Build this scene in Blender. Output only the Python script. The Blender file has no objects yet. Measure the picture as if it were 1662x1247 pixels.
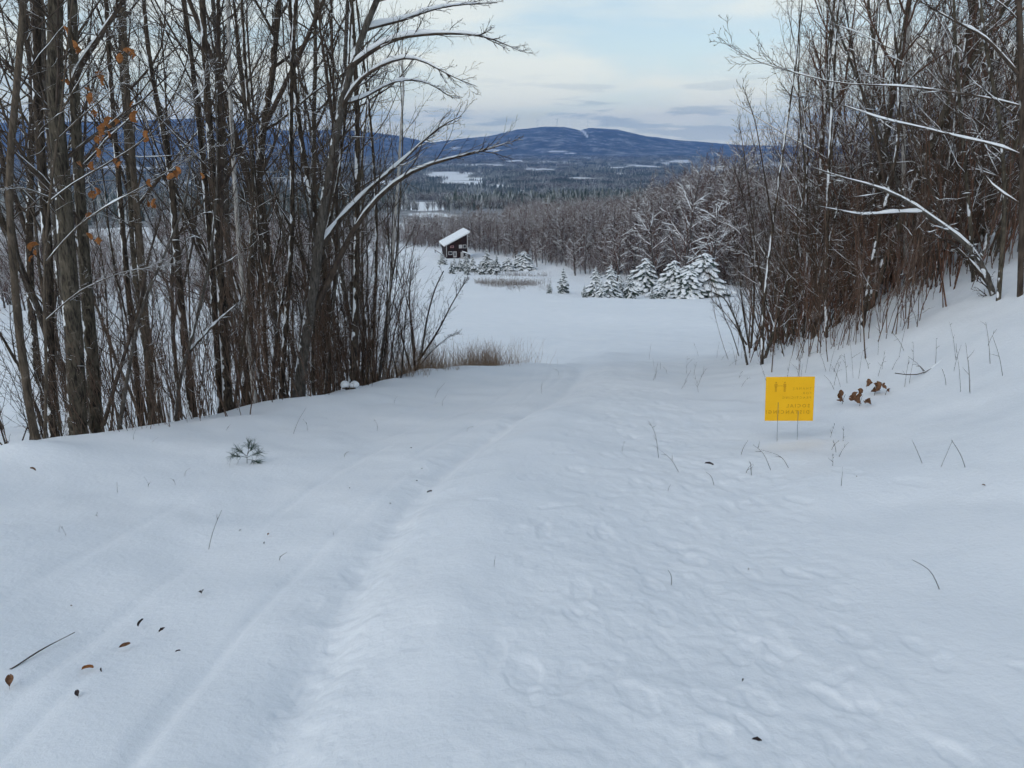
import bpy, math, random
import numpy as np

# ------------------------------------------------------------------ camera, sky, sun, exposure
scene = bpy.context.scene
C = scene.collection
R = math.radians
PITCH = R(17.8)
FPX = 1209.0                       # focal length in pixels of the 1662 px wide photograph
CAMZ = 1.6
cam_d = bpy.data.cameras.new("camera")
cam_d.sensor_width = 36.0
cam_d.lens = 36.0 * FPX / 1662.0
cam_d.clip_start = 0.05
cam_d.clip_end = 40000.0
cam = bpy.data.objects.new("camera", cam_d)
C.objects.link(cam)
cam.location = (0, 0, CAMZ)
cam.rotation_euler = (R(90) - PITCH, 0, 0)
scene.camera = cam

SUN_EL, SUN_AZ = R(40), R(-138)      # azimuth from +Y towards +X (negative: to the left)
SKY_SHIFT = (12.4, 2.5, 0.0)
world = bpy.data.worlds.new("World")
scene.world = world
world.use_nodes = True


def build_world():
    nt = world.node_tree
    N, L = nt.nodes, nt.links
    N.clear()
    out = N.new("ShaderNodeOutputWorld")
    bg = N.new("ShaderNodeBackground")
    bg.inputs["Strength"].default_value = 0.1
    sky = N.new("ShaderNodeTexSky")
    sky.sky_type = 'NISHITA'
    sky.sun_disc = False
    sky.sun_elevation = SUN_EL
    sky.sun_rotation = SUN_AZ
    sky.air_density = 1.0
    sky.dust_density = 1.0
    tc = N.new("ShaderNodeTexCoord")
    sep = N.new("ShaderNodeSeparateXYZ")
    L.new(tc.outputs["Generated"], sep.inputs[0])

    def math_(op, a, b=None, clamp=False):
        m = N.new("ShaderNodeMath")
        m.operation = op
        m.use_clamp = clamp
        for i, s in enumerate((a, b)):
            if s is None:
                continue
            if isinstance(s, (int, float)):
                m.inputs[i].default_value = s
            else:
                L.new(s, m.inputs[i])
        return m.outputs[0]

    def ramp(fac, stops):
        r = N.new("ShaderNodeValToRGB")
        L.new(fac, r.inputs[0])
        e = r.color_ramp.elements
        e[0].position, e[0].color = stops[0][0], (stops[0][1],) * 3 + (1,)
        e[1].position, e[1].color = stops[-1][0], (stops[-1][1],) * 3 + (1,)
        for p, c in stops[1:-1]:
            n = e.new(p)
            n.color = (c, c, c, 1)
        return r.outputs[0]

    def mix(fac, a, b):
        m = N.new("ShaderNodeMix")
        m.data_type = 'RGBA'
        L.new(fac, m.inputs[0])
        for i, s in ((6, a), (7, b)):
            if isinstance(s, tuple):
                m.inputs[i].default_value = s + (1,)
            else:
                L.new(s, m.inputs[i])
        return m.outputs[2]

    z = math_('MAXIMUM', sep.outputs[2], 0.0)
    # a cloud sheet seen in perspective: direction projected on a high plane
    zz = math_('ADD', z, 0.16)
    px_ = math_('DIVIDE', sep.outputs[0], zz)
    py_ = math_('DIVIDE', sep.outputs[1], zz)
    cmb = N.new("ShaderNodeCombineXYZ")
    L.new(px_, cmb.inputs[0])
    L.new(py_, cmb.inputs[1])
    n1 = N.new("ShaderNodeTexNoise")
    n1.inputs["Scale"].default_value = 0.95
    n1.inputs["Detail"].default_value = 7
    n1.inputs["Roughness"].default_value = 0.5
    n1.inputs["Distortion"].default_value = 0.6
    cloud_shift = N.new("ShaderNodeMapping")
    cloud_shift.inputs["Location"].default_value = SKY_SHIFT
    L.new(cmb.outputs[0], cloud_shift.inputs[0])
    L.new(cloud_shift.outputs[0], n1.inputs["Vector"])
    sheet = ramp(n1.outputs[0], [(0.34, 0.25), (0.47, 0.8), (0.62, 1.0)])
    skyk = N.new("ShaderNodeMix")
    skyk.data_type = 'RGBA'
    skyk.blend_type = 'MULTIPLY'
    skyk.inputs[0].default_value = 1.0
    L.new(sky.outputs[0], skyk.inputs[6])
    skyk.inputs[7].default_value = (1.0, 1.05, 1.02, 1)
    tone = ramp(n1.outputs[0], [(0.38, 0.0), (0.58, 1.0)])
    cloud = mix(tone, (4.4, 5.75, 6.5), (6.7, 6.95, 6.5))
    # the sheet thins out towards the zenith, where blue shows through
    thin = math_('MULTIPLY', sheet, math_('SUBTRACT', 1.0, math_('MULTIPLY', math_('POWER', z, .8), .75), True))
    col = mix(thin, skyk.outputs[2], cloud)
    # pale warm light low over the horizon
    glow = math_('MULTIPLY', math_('POWER', math_('SUBTRACT', 1.0, z, True), 10.0), 0.75)
    col = mix(glow, col, (9.3, 9.4, 7.9))
    # small grey-blue stratus low down
    mp = N.new("ShaderNodeMapping")
    mp.inputs["Scale"].default_value = (9.0, 9.0, 75.0)
    mp.inputs["Location"].default_value = SKY_SHIFT
    L.new(tc.outputs["Generated"], mp.inputs[0])
    n2 = N.new("ShaderNodeTexNoise")
    n2.inputs["Scale"].default_value = 1.0
    n2.inputs["Detail"].default_value = 5
    n2.inputs["Roughness"].default_value = 0.55
    L.new(mp.outputs[0], n2.inputs["Vector"])
    low = ramp(n2.outputs[0], [(0.50, 0.0), (0.58, 1.0)])
    band = ramp(z, [(0.0, 0.6), (0.03, 1.0), (0.06, .7), (0.09, 0.05), (0.16, 0.0)])
    lowf = math_('MULTIPLY', math_('MULTIPLY', low, band), 0.72)
    col = mix(lowf, col, (4.3, 5.1, 5.3))
    L.new(col, bg.inputs[0])
    L.new(bg.outputs[0], out.inputs[0])


build_world()
sun_d = bpy.data.lights.new("sun", 'SUN')
sun_d.energy = 0.5
sun_d.angle = R(55)
sun_d.color = (1.0, 0.95, 0.88)
sun = bpy.data.objects.new("sun", sun_d)
C.objects.link(sun)
sun.rotation_euler = (R(90) - SUN_EL, 0, -SUN_AZ + math.pi)
scene.view_settings.view_transform = 'Standard'
scene.view_settings.look = 'None'
scene.view_settings.exposure = 0.48
scene.view_settings.gamma = 1.0
scene.cycles.use_denoising = True
scene.cycles.max_bounces = 6
scene.cycles.diffuse_bounces = 2
scene.cycles.use_adaptive_sampling = True
scene.cycles.adaptive_threshold = 0.04
scene.cycles.adaptive_min_samples = 16
scene.cycles.volume_bounces = 0
scene.cycles.transparent_max_bounces = 8

# ------------------------------------------------------------------ helpers
rng = np.random.default_rng(7)
FW = np.array([0, math.cos(PITCH), -math.sin(PITCH)])
UP = np.array([0, math.sin(PITCH), math.cos(PITCH)])
RT = np.array([1.0, 0, 0])
CAM = np.array([0, 0, CAMZ])


def ray(u, v):
    return FW + RT * ((u - 831.0) / FPX) - UP * ((v - 623.5) / FPX)


def px(u, v, Y):
    d = ray(u, v)
    return CAM + d * (Y / d[1])


def project(P):
    P = np.asarray(P, float) - CAM
    dpt = P @ FW
    return 831.0 + FPX * (P @ RT) / dpt, 623.5 - FPX * (P @ UP) / dpt


def sstep(a, b, x):
    t = np.clip((x - a) / (b - a), 0, 1)
    return t * t * (3 - 2 * t)


_tab = np.random.default_rng(99).random((256, 256))


def vnoise(x, y, s, seed=0):
    x = x / s + seed * 17.31
    y = y / s + seed * 9.77
    xi, yi = np.floor(x).astype(int), np.floor(y).astype(int)
    fx, fy = x - xi, y - yi
    fx, fy = fx * fx * (3 - 2 * fx), fy * fy * (3 - 2 * fy)
    x0, x1, y0, y1 = xi & 255, (xi + 1) & 255, yi & 255, (yi + 1) & 255
    a, b = _tab[x0, y0], _tab[x1, y0]
    c, d = _tab[x0, y1], _tab[x1, y1]
    return ((a * (1 - fx) + b * fx) * (1 - fy) + (c * (1 - fx) + d * fx) * fy) * 2 - 1


def fbm(x, y, s, seed=0, o=4):
    t, a = 0, 1.0
    for i in range(o):
        t = t + a * vnoise(x, y, s, seed + i)
        a *= .5
        s *= .5
    return t


def obj(name, me, parent=None, mats=()):
    o = bpy.data.objects.new(name, me)
    C.objects.link(o)
    if parent is not None:
        o.parent = parent
    if me is not None:
        for m in mats:
            if me.materials.find(m.name) < 0 or len(me.materials) < len(mats):
                me.materials.append(m)
    return o


def mesh(name, V, F, smooth=True, matidx=None):
    V = np.asarray(V, np.float32)
    me = bpy.data.meshes.new(name)
    if isinstance(F, np.ndarray):
        k = F.shape[1]
        cnt = np.full(len(F), k, np.int32)
        flat = F.astype(np.int32).ravel()
    else:
        cnt = np.array([len(f) for f in F], np.int32)
        flat = np.concatenate([np.asarray(f, np.int32) for f in F]) if len(F) else np.zeros(0, np.int32)
    me.vertices.add(len(V))
    me.vertices.foreach_set('co', V.ravel())
    me.loops.add(len(flat))
    me.loops.foreach_set('vertex_index', flat)
    me.polygons.add(len(cnt))
    me.polygons.foreach_set('loop_start', np.concatenate([[0], np.cumsum(cnt)[:-1]]).astype(np.int32))
    me.polygons.foreach_set('loop_total', cnt)
    if matidx is not None:
        me.polygons.foreach_set('material_index', np.asarray(matidx, np.int32))
    me.polygons.foreach_set('use_smooth', np.full(len(cnt), smooth, bool))
    me.update(calc_edges=True)
    return me


def tag(o, label=None, cat=None, group=None, kind=None):
    if label:
        o['label'] = label
    if cat:
        o['category'] = cat
    if group:
        o['group'] = group
    if kind:
        o['kind'] = kind
    return o


def empty(name, loc=(0, 0, 0), rz=0.0, sc=1.0):
    o = bpy.data.objects.new(name, None)
    C.objects.link(o)
    o.location = loc
    o.rotation_euler = (0, 0, rz)
    o.scale = (sc, sc, sc)
    o.empty_display_size = 0.1
    return o


def copy_tree(o, loc, rz, sc, label, group, cat, tilt=(0, 0)):
    r = o.copy()
    C.objects.link(r)
    r.location = loc
    r.rotation_euler = (tilt[0], tilt[1], rz)
    r.scale = (sc, sc, sc) if not isinstance(sc, tuple) else sc
    tag(r, label, cat, group)
    for ch in o.children:
        c = ch.copy()
        C.objects.link(c)
        c.parent = r
    return r


class Geo:
    """collects boxes, tubes and sheets into one mesh"""
    def __init__(self):
        self.V, self.F, self.n = [], [], 0

    def add(self, V, F):
        V = np.asarray(V, float)
        self.V.append(V)
        self.F += [tuple(int(i) + self.n for i in f) for f in F]
        self.n += len(V)
        return self

    def box(self, a, b):
        x0, y0, z0 = a
        x1, y1, z1 = b
        V = [(x0, y0, z0), (x1, y0, z0), (x1, y1, z0), (x0, y1, z0), (x0, y0, z1), (x1, y0, z1), (x1, y1, z1), (x0, y1, z1)]
        return self.add(V, [(0, 3, 2, 1), (4, 5, 6, 7), (0, 1, 5, 4), (1, 2, 6, 5), (2, 3, 7, 6), (3, 0, 4, 7)])

    def prism(self, poly, y0, y1):
        """polygon in xz (counter-clockwise seen from -y) pushed from y0 to y1"""
        n = len(poly)
        V = [(x, y0, z) for x, z in poly] + [(x, y1, z) for x, z in poly]
        F = [tuple(range(n)), tuple(range(2 * n - 1, n - 1, -1))]
        F += [(i + n, (i + 1) % n + n, (i + 1) % n, i) for i in range(n)]
        return self.add(V, F)

    def tube(self, P, Rr, k=6, cap=True):
        P = np.asarray(P, float)
        Rr = np.broadcast_to(np.asarray(Rr, float), (len(P),))
        V, F = tubes(P[None], Rr[None], k)
        F = [tuple(f) for f in F]
        if cap:
            n = len(P)
            F.append(tuple(range(k))[::-1])
            F.append(tuple(range((n - 1) * k, n * k)))
        return self.add(V, F)

    def build(self, name, mat, parent=None, smooth=False):
        return obj(name, mesh(name, np.concatenate(self.V), self.F, smooth), parent, (mat,))


# ------------------------------------------------------------------ materials
def new_mat(name):
    m = bpy.data.materials.new(name)
    m.use_nodes = True
    nt = m.node_tree
    b = nt.nodes["Principled BSDF"]
    return m, nt, nt.nodes, nt.links, b


def noise_node(N, L, scale, detail=4, rough=.55, vec=None, dist=0.0):
    n = N.new("ShaderNodeTexNoise")
    n.inputs["Scale"].default_value = scale
    n.inputs["Detail"].default_value = detail
    n.inputs["Roughness"].default_value = rough
    n.inputs["Distortion"].default_value = dist
    if vec is not None:
        L.new(vec, n.inputs["Vector"])
    return n


def cramp(N, L, fac, stops):
    r = N.new("ShaderNodeValToRGB")
    L.new(fac, r.inputs[0])
    e = r.color_ramp.elements
    def c4(c):
        return (c, c, c, 1) if isinstance(c, (int, float)) else tuple(c) + (1,)
    e[0].position, e[0].color = stops[0][0], c4(stops[0][1])
    e[1].position, e[1].color = stops[-1][0], c4(stops[-1][1])
    for p, c in stops[1:-1]:
        e.new(p).color = c4(c)
    return r.outputs[0]


def cmix(N, L, fac, a, b):
    m = N.new("ShaderNodeMix")
    m.data_type = 'RGBA'
    if isinstance(fac, float):
        m.inputs[0].default_value = fac
    else:
        L.new(fac, m.inputs[0])
    for i, s in ((6, a), (7, b)):
        if isinstance(s, tuple):
            m.inputs[i].default_value = s + (1,)
        else:
            L.new(s, m.inputs[i])
    return m.outputs[2]


def mnode(N, L, op, a, b=None, clamp=False):
    m = N.new("ShaderNodeMath")
    m.operation = op
    m.use_clamp = clamp
    for i, s in enumerate((a, b)):
        if s is None:
            continue
        if isinstance(s, (int, float)):
            m.inputs[i].default_value = s
        else:
            L.new(s, m.inputs[i])
    return m.outputs[0]


def snow_mat(name, scale=1.0, bump=0.5, forest=False):
    m, nt, N, L, b = new_mat(name)
    tc = N.new("ShaderNodeTexCoord")
    n1 = noise_node(N, L, 1.1 * scale, 2, .6, tc.outputs["Object"])
    col = cramp(N, L, n1.outputs[0], [(.3, (.82, .845, .87)), (.7, (.88, .895, .91))])
    if forest:
        a = N.new("ShaderNodeAttribute")
        a.attribute_name = "forest"
        n3 = noise_node(N, L, .02, 6, .7, tc.outputs["Object"])
        dark = cramp(N, L, n3.outputs[0], [(.35, (.13, .14, .145)), (.7, (.42, .43, .44))])
        col = cmix(N, L, a.outputs["Fac"], col, dark)
    L.new(col, b.inputs["Base Color"])
    b.inputs["Roughness"].default_value = .72
    b.inputs["Specular IOR Level"].default_value = .25
    if not forest:
        n2 = noise_node(N, L, 26 * scale, 4, .62, tc.outputs["Object"])
        n4 = noise_node(N, L, 240 * scale, 1, .6, tc.outputs["Object"])
        h = mnode(N, L, 'ADD', n2.outputs[0], mnode(N, L, 'MULTIPLY', n4.outputs[0], .12))
        bp = N.new("ShaderNodeBump")
        bp.inputs["Strength"].default_value = bump
        bp.inputs["Distance"].default_value = .02
        L.new(h, bp.inputs["Height"])
        L.new(bp.outputs[0], b.inputs["Normal"])
    return m


def bark_mat(name, dark, light, snow_amt=.5, scale=9.0, wind=(-.75, -.25, .3), patch=.62, up0=.45, fine=True):
    """bark; snow lies where the surface faces up and sticks in patches to the side that took the wind"""
    m, nt, N, L, b = new_mat(name)
    tc = N.new("ShaderNodeTexCoord")
    mp = N.new("ShaderNodeMapping")
    mp.inputs["Scale"].default_value = (1, 1, .3)
    L.new(tc.outputs["Object"], mp.inputs[0])
    n1 = noise_node(N, L, scale * 2.2, 5 if fine else 1, .65, mp.outputs[0], .4 if fine else 0.0)
    if fine:
        mpc = N.new("ShaderNodeMapping")
        mpc.inputs["Scale"].default_value = (1, 1, .16)
        L.new(tc.outputs["Object"], mpc.inputs[0])
        crack = noise_node(N, L, scale * 5.0, 3, .6, mpc.outputs[0], .8)
        nl = noise_node(N, L, scale * 1.1, 3, .7, tc.outputs["Object"])
        mxn = mnode(N, L, 'ADD', mnode(N, L, 'MULTIPLY', n1.outputs[0], .5), mnode(N, L, 'MULTIPLY', crack.outputs[0], .5))
        col = cramp(N, L, mxn, [(.4, dark), (.6, light)])
        lich = cramp(N, L, nl.outputs[0], [(.62, 0.0), (.7, .55)])
        col = cmix(N, L, lich, col, tuple(min(.4, c * 1.7 + .03) for c in light))
    else:
        mxn = n1.outputs[0]
        col = cramp(N, L, n1.outputs[0], [(.3, dark), (.72, light)])
    g = N.new("ShaderNodeNewGeometry")
    n2 = noise_node(N, L, scale * .4, 3 if fine else 1, .6, g.outputs["Position"])
    dt = N.new("ShaderNodeVectorMath")
    dt.operation = 'DOT_PRODUCT'
    L.new(g.outputs["Normal"], dt.inputs[0])
    dt.inputs[1].default_value = wind
    sep = N.new("ShaderNodeSeparateXYZ")
    L.new(g.outputs["Normal"], sep.inputs[0])
    side = mnode(N, L, 'ADD', mnode(N, L, 'MULTIPLY', dt.outputs["Value"], .5), mnode(N, L, 'MULTIPLY', mnode(N, L, 'SUBTRACT', n2.outputs[0], .5), 2.0))
    f1 = cramp(N, L, side, [(patch, 0.0), (min(patch + .06, .99), snow_amt)])
    upf = mnode(N, L, 'ADD', sep.outputs[2], mnode(N, L, 'MULTIPLY', mnode(N, L, 'SUBTRACT', n2.outputs[0], .5), .9))
    f2 = cramp(N, L, upf, [(up0, 0.0), (min(up0 + .12, .99), 1.0)])
    f = mnode(N, L, 'MAXIMUM', f1, f2)
    L.new(cmix(N, L, f, col, (.84, .865, .89)), b.inputs["Base Color"])
    b.inputs["Roughness"].default_value = .85
    b.inputs["Specular IOR Level"].default_value = .2
    if fine:
        bp = N.new("ShaderNodeBump")
        bp.inputs["Strength"].default_value = .6
        bp.inputs["Distance"].default_value = .02
        L.new(mxn, bp.inputs["Height"])
        L.new(bp.outputs[0], b.inputs["Normal"])
    return m


def plain_mat(name, c0, c1=None, rough=.7, scale=20.0, spec=.3):
    m, nt, N, L, b = new_mat(name)
    tc = N.new("ShaderNodeTexCoord")
    n = noise_node(N, L, scale, 1, .6, tc.outputs["Object"])
    L.new(cramp(N, L, n.outputs[0], [(.3, c0), (.7, c1 or tuple(min(1, x * 1.25) for x in c0))]), b.inputs["Base Color"])
    b.inputs["Roughness"].default_value = rough
    b.inputs["Specular IOR Level"].default_value = spec
    return m


M = {
    'snow': snow_mat("trodden_snow", bump=.34),
    'snow_field': snow_mat("field_snow", .3, .3),
    'valley': snow_mat("valley_ground", forest=True),
    'snow_cap': plain_mat("snow_on_branches", (.84, .865, .89), (.89, .905, .92), .75, 30),
    'bark_dark': bark_mat("dark_bark", (.014, .011, .009), (.10, .076, .056), .95, patch=.33),
    'bark_olive': bark_mat("olive_grey_bark", (.022, .018, .014), (.125, .105, .078), .9, patch=.47),
    'bark_grey': bark_mat("smooth_grey_bark", (.04, .034, .029), (.125, .11, .094), .9, patch=.47),
    'bark_tan': bark_mat("tan_bark", (.045, .035, .026), (.135, .105, .078), .5, patch=.75),
    'bark_birch': bark_mat("white_birch_bark", (.34, .32, .30), (.62, .60, .57), .5, patch=.7),
    'twig': bark_mat("brown_twig", (.04, .03, .024), (.10, .075, .058), .35, patch=.8, up0=.8, fine=False),
    'twig_red': bark_mat("red_brown_twig", (.07, .042, .031), (.175, .105, .076), .3, patch=.85, up0=.75, fine=False),
    'wood_bark': bark_mat("grey_wood_bark", (.05, .044, .042), (.12, .105, .10), .5, patch=.6, up0=.35, fine=False),
    'wood_twig': bark_mat("red_brown_crown", (.095, .056, .047), (.17, .105, .088), .3, patch=.75, up0=.5, fine=False),
    'needle': plain_mat("spruce_needles", (.035, .058, .050), (.085, .115, .10), .7, 8),
    'pine_needle': plain_mat("pine_needles", (.02, .05, .035), (.05, .09, .06), .6, 60),
    'leaf': plain_mat("dry_orange_leaf", (.22, .075, .02), (.36, .15, .045), .7, 60),
    'leaf_brown': plain_mat("dry_brown_leaf", (.09, .04, .02), (.22, .11, .055), .75, 50),
    'leaf_dark': plain_mat("wet_dark_leaf", (.02, .012, .012), (.055, .035, .03), .6, 50),
    'grass': plain_mat("dry_grass", (.24, .155, .10), (.42, .30, .20), .8, 30),
    'sign': plain_mat("yellow_sign_board", (.86, .455, .004), (.90, .485, .006), .45, 6),
    'sign_print': plain_mat("show_through_print", (.60, .29, .003), (.64, .31, .004), .5, 60),
    'sign_front': plain_mat("black_print", (.02, .02, .02), (.03, .03, .03), .5, 60),
    'wire': plain_mat("grey_wire", (.10, .10, .10), (.16, .16, .16), .4, 60, .5),
    'red_wall': plain_mat("dark_red_boards", (.013, .006, .006), (.026, .011, .010), .8, 3),
    'white_trim': plain_mat("white_trim", (.42, .41, .41), (.5, .49, .49), .6, 3),
    'pink_trim': plain_mat("faded_red_trim", (.42, .20, .20), (.50, .26, .26), .6, 3),
    'glass': plain_mat("dark_glass", (.02, .022, .028), (.04, .042, .05), .1, 1, .6),
    'wood_grey': plain_mat("weathered_deck_wood", (.10, .09, .08), (.18, .165, .15), .8, 6),
    'turbine': plain_mat("turbine_paint", (.30, .33, .38), (.34, .37, .42), .5, .1),
}

# ------------------------------------------------------------------ terrain
_py = np.concatenate([[-200, -60, -10], np.linspace(-9, 17, 27), [19, 22, 26, 30, 60, 110, 160, 211, 300, 400, 800, 1700, 2600, 20000]])
_pz = np.interp(_py, [-200, -60, 0, 17, 20, 26, 110, 160, 211, 300, 400, 800, 1700, 2600, 20000],
                [36, 12, 0, -3.4, -4.1, -5.75, -20.2, -24.9, -28.2, -33.5, -38.5, -62, -112, -118, -118])
_yy = np.concatenate([np.linspace(-200, 40, 1200), np.geomspace(40.2, 20000, 1500)])
_zz = np.interp(_yy, _py, _pz)
for _ in range(40):
    _zz[1:-1] = .25 * _zz[:-2] + .5 * _zz[1:-1] + .25 * _zz[2:]
_tc = np.polyfit([-2, 0, 2, 4.07, 6.3, 9.2, 13, 17.6, 22], [-.55, -.6, -.72, -.82, -.45, .32, 1.15, 1.8, 2.4], 5)


def xc(y):
    return np.polyval(_tc, np.clip(y, -2, 22))


def xt(y):
    return np.interp(y, [0, 2, 4.5, 8.3, 13.6, 20], [.65, .75, 1.15, 1.6, 1.75, 2.2])


def xw(y):
    return np.interp(y, [0, 2, 4.5, 8.3, 13.6, 20], [.95, 1.0, 1.05, .9, .6, .5])


def xe(y):                          # crest of the left snow bank
    return np.interp(y, [-20, 0, 5, 6.8, 7.7, 11, 15.3, 18.5, 22, 30], [-11, -7.4, -5.7, -5.1, -4.7, -3.35, -1.75, .4, 2.2, 5])


prints = []
_r = np.random.default_rng(5)
for i in range(340):                # trampled lane on the right
    y = 1.2 + 15 * _r.random() ** 1.5
    x = xt(y) + xw(y) * np.clip(_r.normal(0, .55), -1.3, 1.3)
    prints.append((x, y, _r.normal(.1, .5), .085 + .05 * _r.random(), .038 + .025 * _r.random(), .014 + .03 * _r.random()))
for i in range(34):                 # walkers along the edge of the track
    y = 1.5 + 13.5 * i / 34
    prints.append((xc(y) + _r.normal(-.16, .12), y + _r.normal(0, .1), _r.normal(-.15, .3), .11 + .05 * _r.random(), .05 + .03 * _r.random(), .012 + .022 * _r.random()))
for i in range(5):                  # strays
    y = 2 + 6 * _r.random()
    prints.append((xt(y) + _r.uniform(1.2, 2.2), y, _r.normal(-.4, .4), .14, .065, .03))
prints = np.array(prints)


def H(x, y, detail=False):
    x = np.asarray(x, float)
    y = np.asarray(y, float)
    z = np.interp(y, _yy, _zz)
    x0 = np.interp(y, [-5, 0, 4, 7, 10, 13, 25, 60], [2.5, 2.7, 3.0, 3.5, 3.75, 4.1, 8.2, 22])
    d = x - x0
    s = .5 * (d + np.sqrt(d * d + .7))
    bank = np.interp(s, [0, 1, 3, 6, 30], [0, .5, 1.9, 3.3, 6.5]) * (1 - sstep(35, 90, y))
    z = z + bank
    dl = (xe(y) - x) * .85
    fl = 1 - sstep(20, 34, y)
    z = z - fl * (1.0 * sstep(0, 2.8, dl) + .07 * np.clip(dl - 2, 0, 25)) + fl * .10 * np.exp(-((dl + .4) / .6) ** 2)
    near = 1 - sstep(40, 80, np.hypot(x, y))
    z = z + near * (.05 * fbm(x, y, 1.7, 1, 3) + .13 * vnoise(x, y, 6.0, 5))
    far = sstep(400, 1200, y)
    z = z + far * 7 * fbm(x, y, 700.0, 8, 3)
    z = z + sstep(28, 60, y) * (1 - far) * .5 * fbm(x, y, 28.0, 12, 3)
    # the track
    u = x - xc(y)
    fy = (1 - sstep(15, 21, y)) * sstep(-2, 1, y)
    z = z + fy * (-.05 * np.exp(-((u + .12) / .16) ** 2) - .06 * sstep(.1, -.2, u) * (1 - sstep(1.2, 2.6, -u)) + .115 * sstep(-.08, .6, u) * (1 - sstep(.9, 2.4, u)))
    z = z - fy * .06 * sstep(-.3, -1.8, u) * (1 - sstep(1.8, 4, -u))
    z = z - .28 * np.exp(-(((x - 2.0) / 1.5) ** 2 + ((y - 20.5) / 2.2) ** 2))   # hollow where the track drops to the field
    z = z + .11 * np.exp(-((x + 4.55) ** 2 / .25 + (y - 6.55) ** 2 / .08)) + fl * .07 * np.exp(-((dl + .1) / .35) ** 2) * vnoise(x, y, .9, 17)
    if detail:
        for off, w, dp in ((-.55, .045, .018), (-.72, .045, .016), (-1.2, .05, .014), (-1.45, .06, .013), (-2.1, .06, .010)):
            z = z - fy * dp * sstep(-.5, .3, vnoise(x, y, 2.2, 44 + int(-off * 10))) * np.exp(-((u - off - .09 * vnoise(x, y, 3.0, 40 + int(-off * 7))) / w) ** 2)
        e = (x - xt(y)) / xw(y)
        band = np.exp(-(np.abs(e) / 1.05) ** 4) * (1 - sstep(14, 22, y)) * sstep(-1, .5, y)
        z = z + band * (.007 * fbm(x, y, .30, 21, 3) + .008 * np.abs(fbm(x, y, .13, 23, 3)) - .02)
        bt = np.exp(-((u + .02) / .3) ** 2) * fy
        z = z + bt * .010 * np.abs(fbm(x, y, .14, 27, 3))
        z = z + .010 * fbm(x, y, .5, 33, 3)
        for (pxx, pyy, a, ln, wd, dp) in prints:
            i = np.nonzero((np.abs(x - pxx) < .42) & (np.abs(y - pyy) < .42))[0]
            if len(i) == 0:
                continue
            dx, dy = x[i] - pxx, y[i] - pyy
            lx = dx * math.cos(a) - dy * math.sin(a)
            ly = dx * math.sin(a) + dy * math.cos(a)
            wv = 1 + .45 * fbm(x[i], y[i], .13, 50, 3)
            q = np.sqrt((ly / ln) ** 2 + (lx / wd) ** 2) * wv
            z[i] += -dp * .26 * (1 - sstep(.7, 1.12, q)) + dp * .03 * np.exp(-((q - 1.3) / .25) ** 2)
    return z


def ground(u, v):
    """where the ray through a pixel meets the snow"""
    d = ray(u, v)
    t = np.geomspace(1.2, 600, 6000)
    P = CAM + d[None] * t[:, None]
    h = H(P[:, 0], P[:, 1])
    i = np.argmax(P[:, 2] < h)
    return np.array([P[i, 0], P[i, 1], h[i]])


def Hs(x, y):
    return float(H(np.array([x]), np.array([y]))[0])


FA = np.arange(-R(41), R(41), .0034)
ang_all = np.concatenate([np.arange(-math.pi, -R(41), .06), FA, np.arange(R(41), math.pi - .03, .06)])
ang_far = np.concatenate([np.arange(-R(75), -R(41), .02), FA[::2], np.arange(R(41), R(75), .02)])


def polar(name, rings, angs, closed, mat, detail, attr=None):
    A, RR = np.meshgrid(angs, rings)
    X, Y = (RR * np.sin(A)).ravel(), (RR * np.cos(A)).ravel()
    Z = H(X, Y, detail)
    n, m = len(rings), len(angs)
    i = np.arange(n - 1)[:, None] * m
    j = np.arange(m if closed else m - 1)[None]
    j2 = (j + 1) % m
    F = np.stack([i + j, i + j2, i + m + j2, i + m + j], -1).reshape(-1, 4)[:, ::-1]
    V = np.stack([X, Y, Z], 1)
    if closed:
        V = np.concatenate([V, [[0, 0, Hs(0, 0)]]])
        fan = [(m - 1 if k == 0 else k - 1, k, n * m) for k in range(m)]
        F = [tuple(f) for f in F.tolist()] + [f[::-1] for f in fan]
    me = mesh(name, V, F, True)
    if attr is not None:
        a = me.attributes.new("forest", 'FLOAT', 'POINT')
        a.data.foreach_set('value', attr(V).astype(np.float32))
    o = obj(name, me, None, (mat,))
    tag(o, kind='structure')
    return o


# open white fields of the valley, as ellipses round a spot seen in the photograph
FIELDS = [(755, 292, 52, 11), (1047, 271, 30, 3), (1165, 276, 36, 3.4), (690, 336, 48, 9), (838, 262, 22, 1.5), (965, 259, 9, 1.0), (892, 264, 24, 1.6),
          (700, 349, 45, 5), (880, 302, 12, 3), (860, 318, 14, 2.5), (620, 300, 40, 5), (480, 290, 60, 6), (300, 300, 60, 7), (905, 250, 20, 1.0),
          (560, 268, 60, 3), (1300, 268, 60, 4), (1480, 275, 60, 4), (200, 275, 80, 4), (735, 281, 50, 2.5), (790, 268, 30, 2), (1010, 283, 14, 2.2), (805, 303, 26, 4), (940, 291, 22, 3.4), (1100, 264, 26, 2.6), (780, 322, 30, 5), (850, 312, 16, 4), (870, 276, 30, 3), (985, 274, 18, 2.2)]


def forest_mask(V):
    x, y = V[:, 0], V[:, 1]
    u, v = project(V)
    m = np.ones(len(V))
    wob = 1 + .6 * fbm(x, y, 150., 61, 4)
    for fu, fv, a, b in FIELDS:
        q = np.sqrt(((u - fu) / a) ** 2 + ((v - fv) / b) ** 2) * wob
        m = np.minimum(m, sstep(.9, 1.15, q))
    m = np.maximum(m, sstep(.75, .95, fbm(x, y, 130., 63, 3)))
    m = np.minimum(m, 1 - sstep(1.0, 1.15, fbm(x, y, 900., 66, 3)))
    return m


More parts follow.
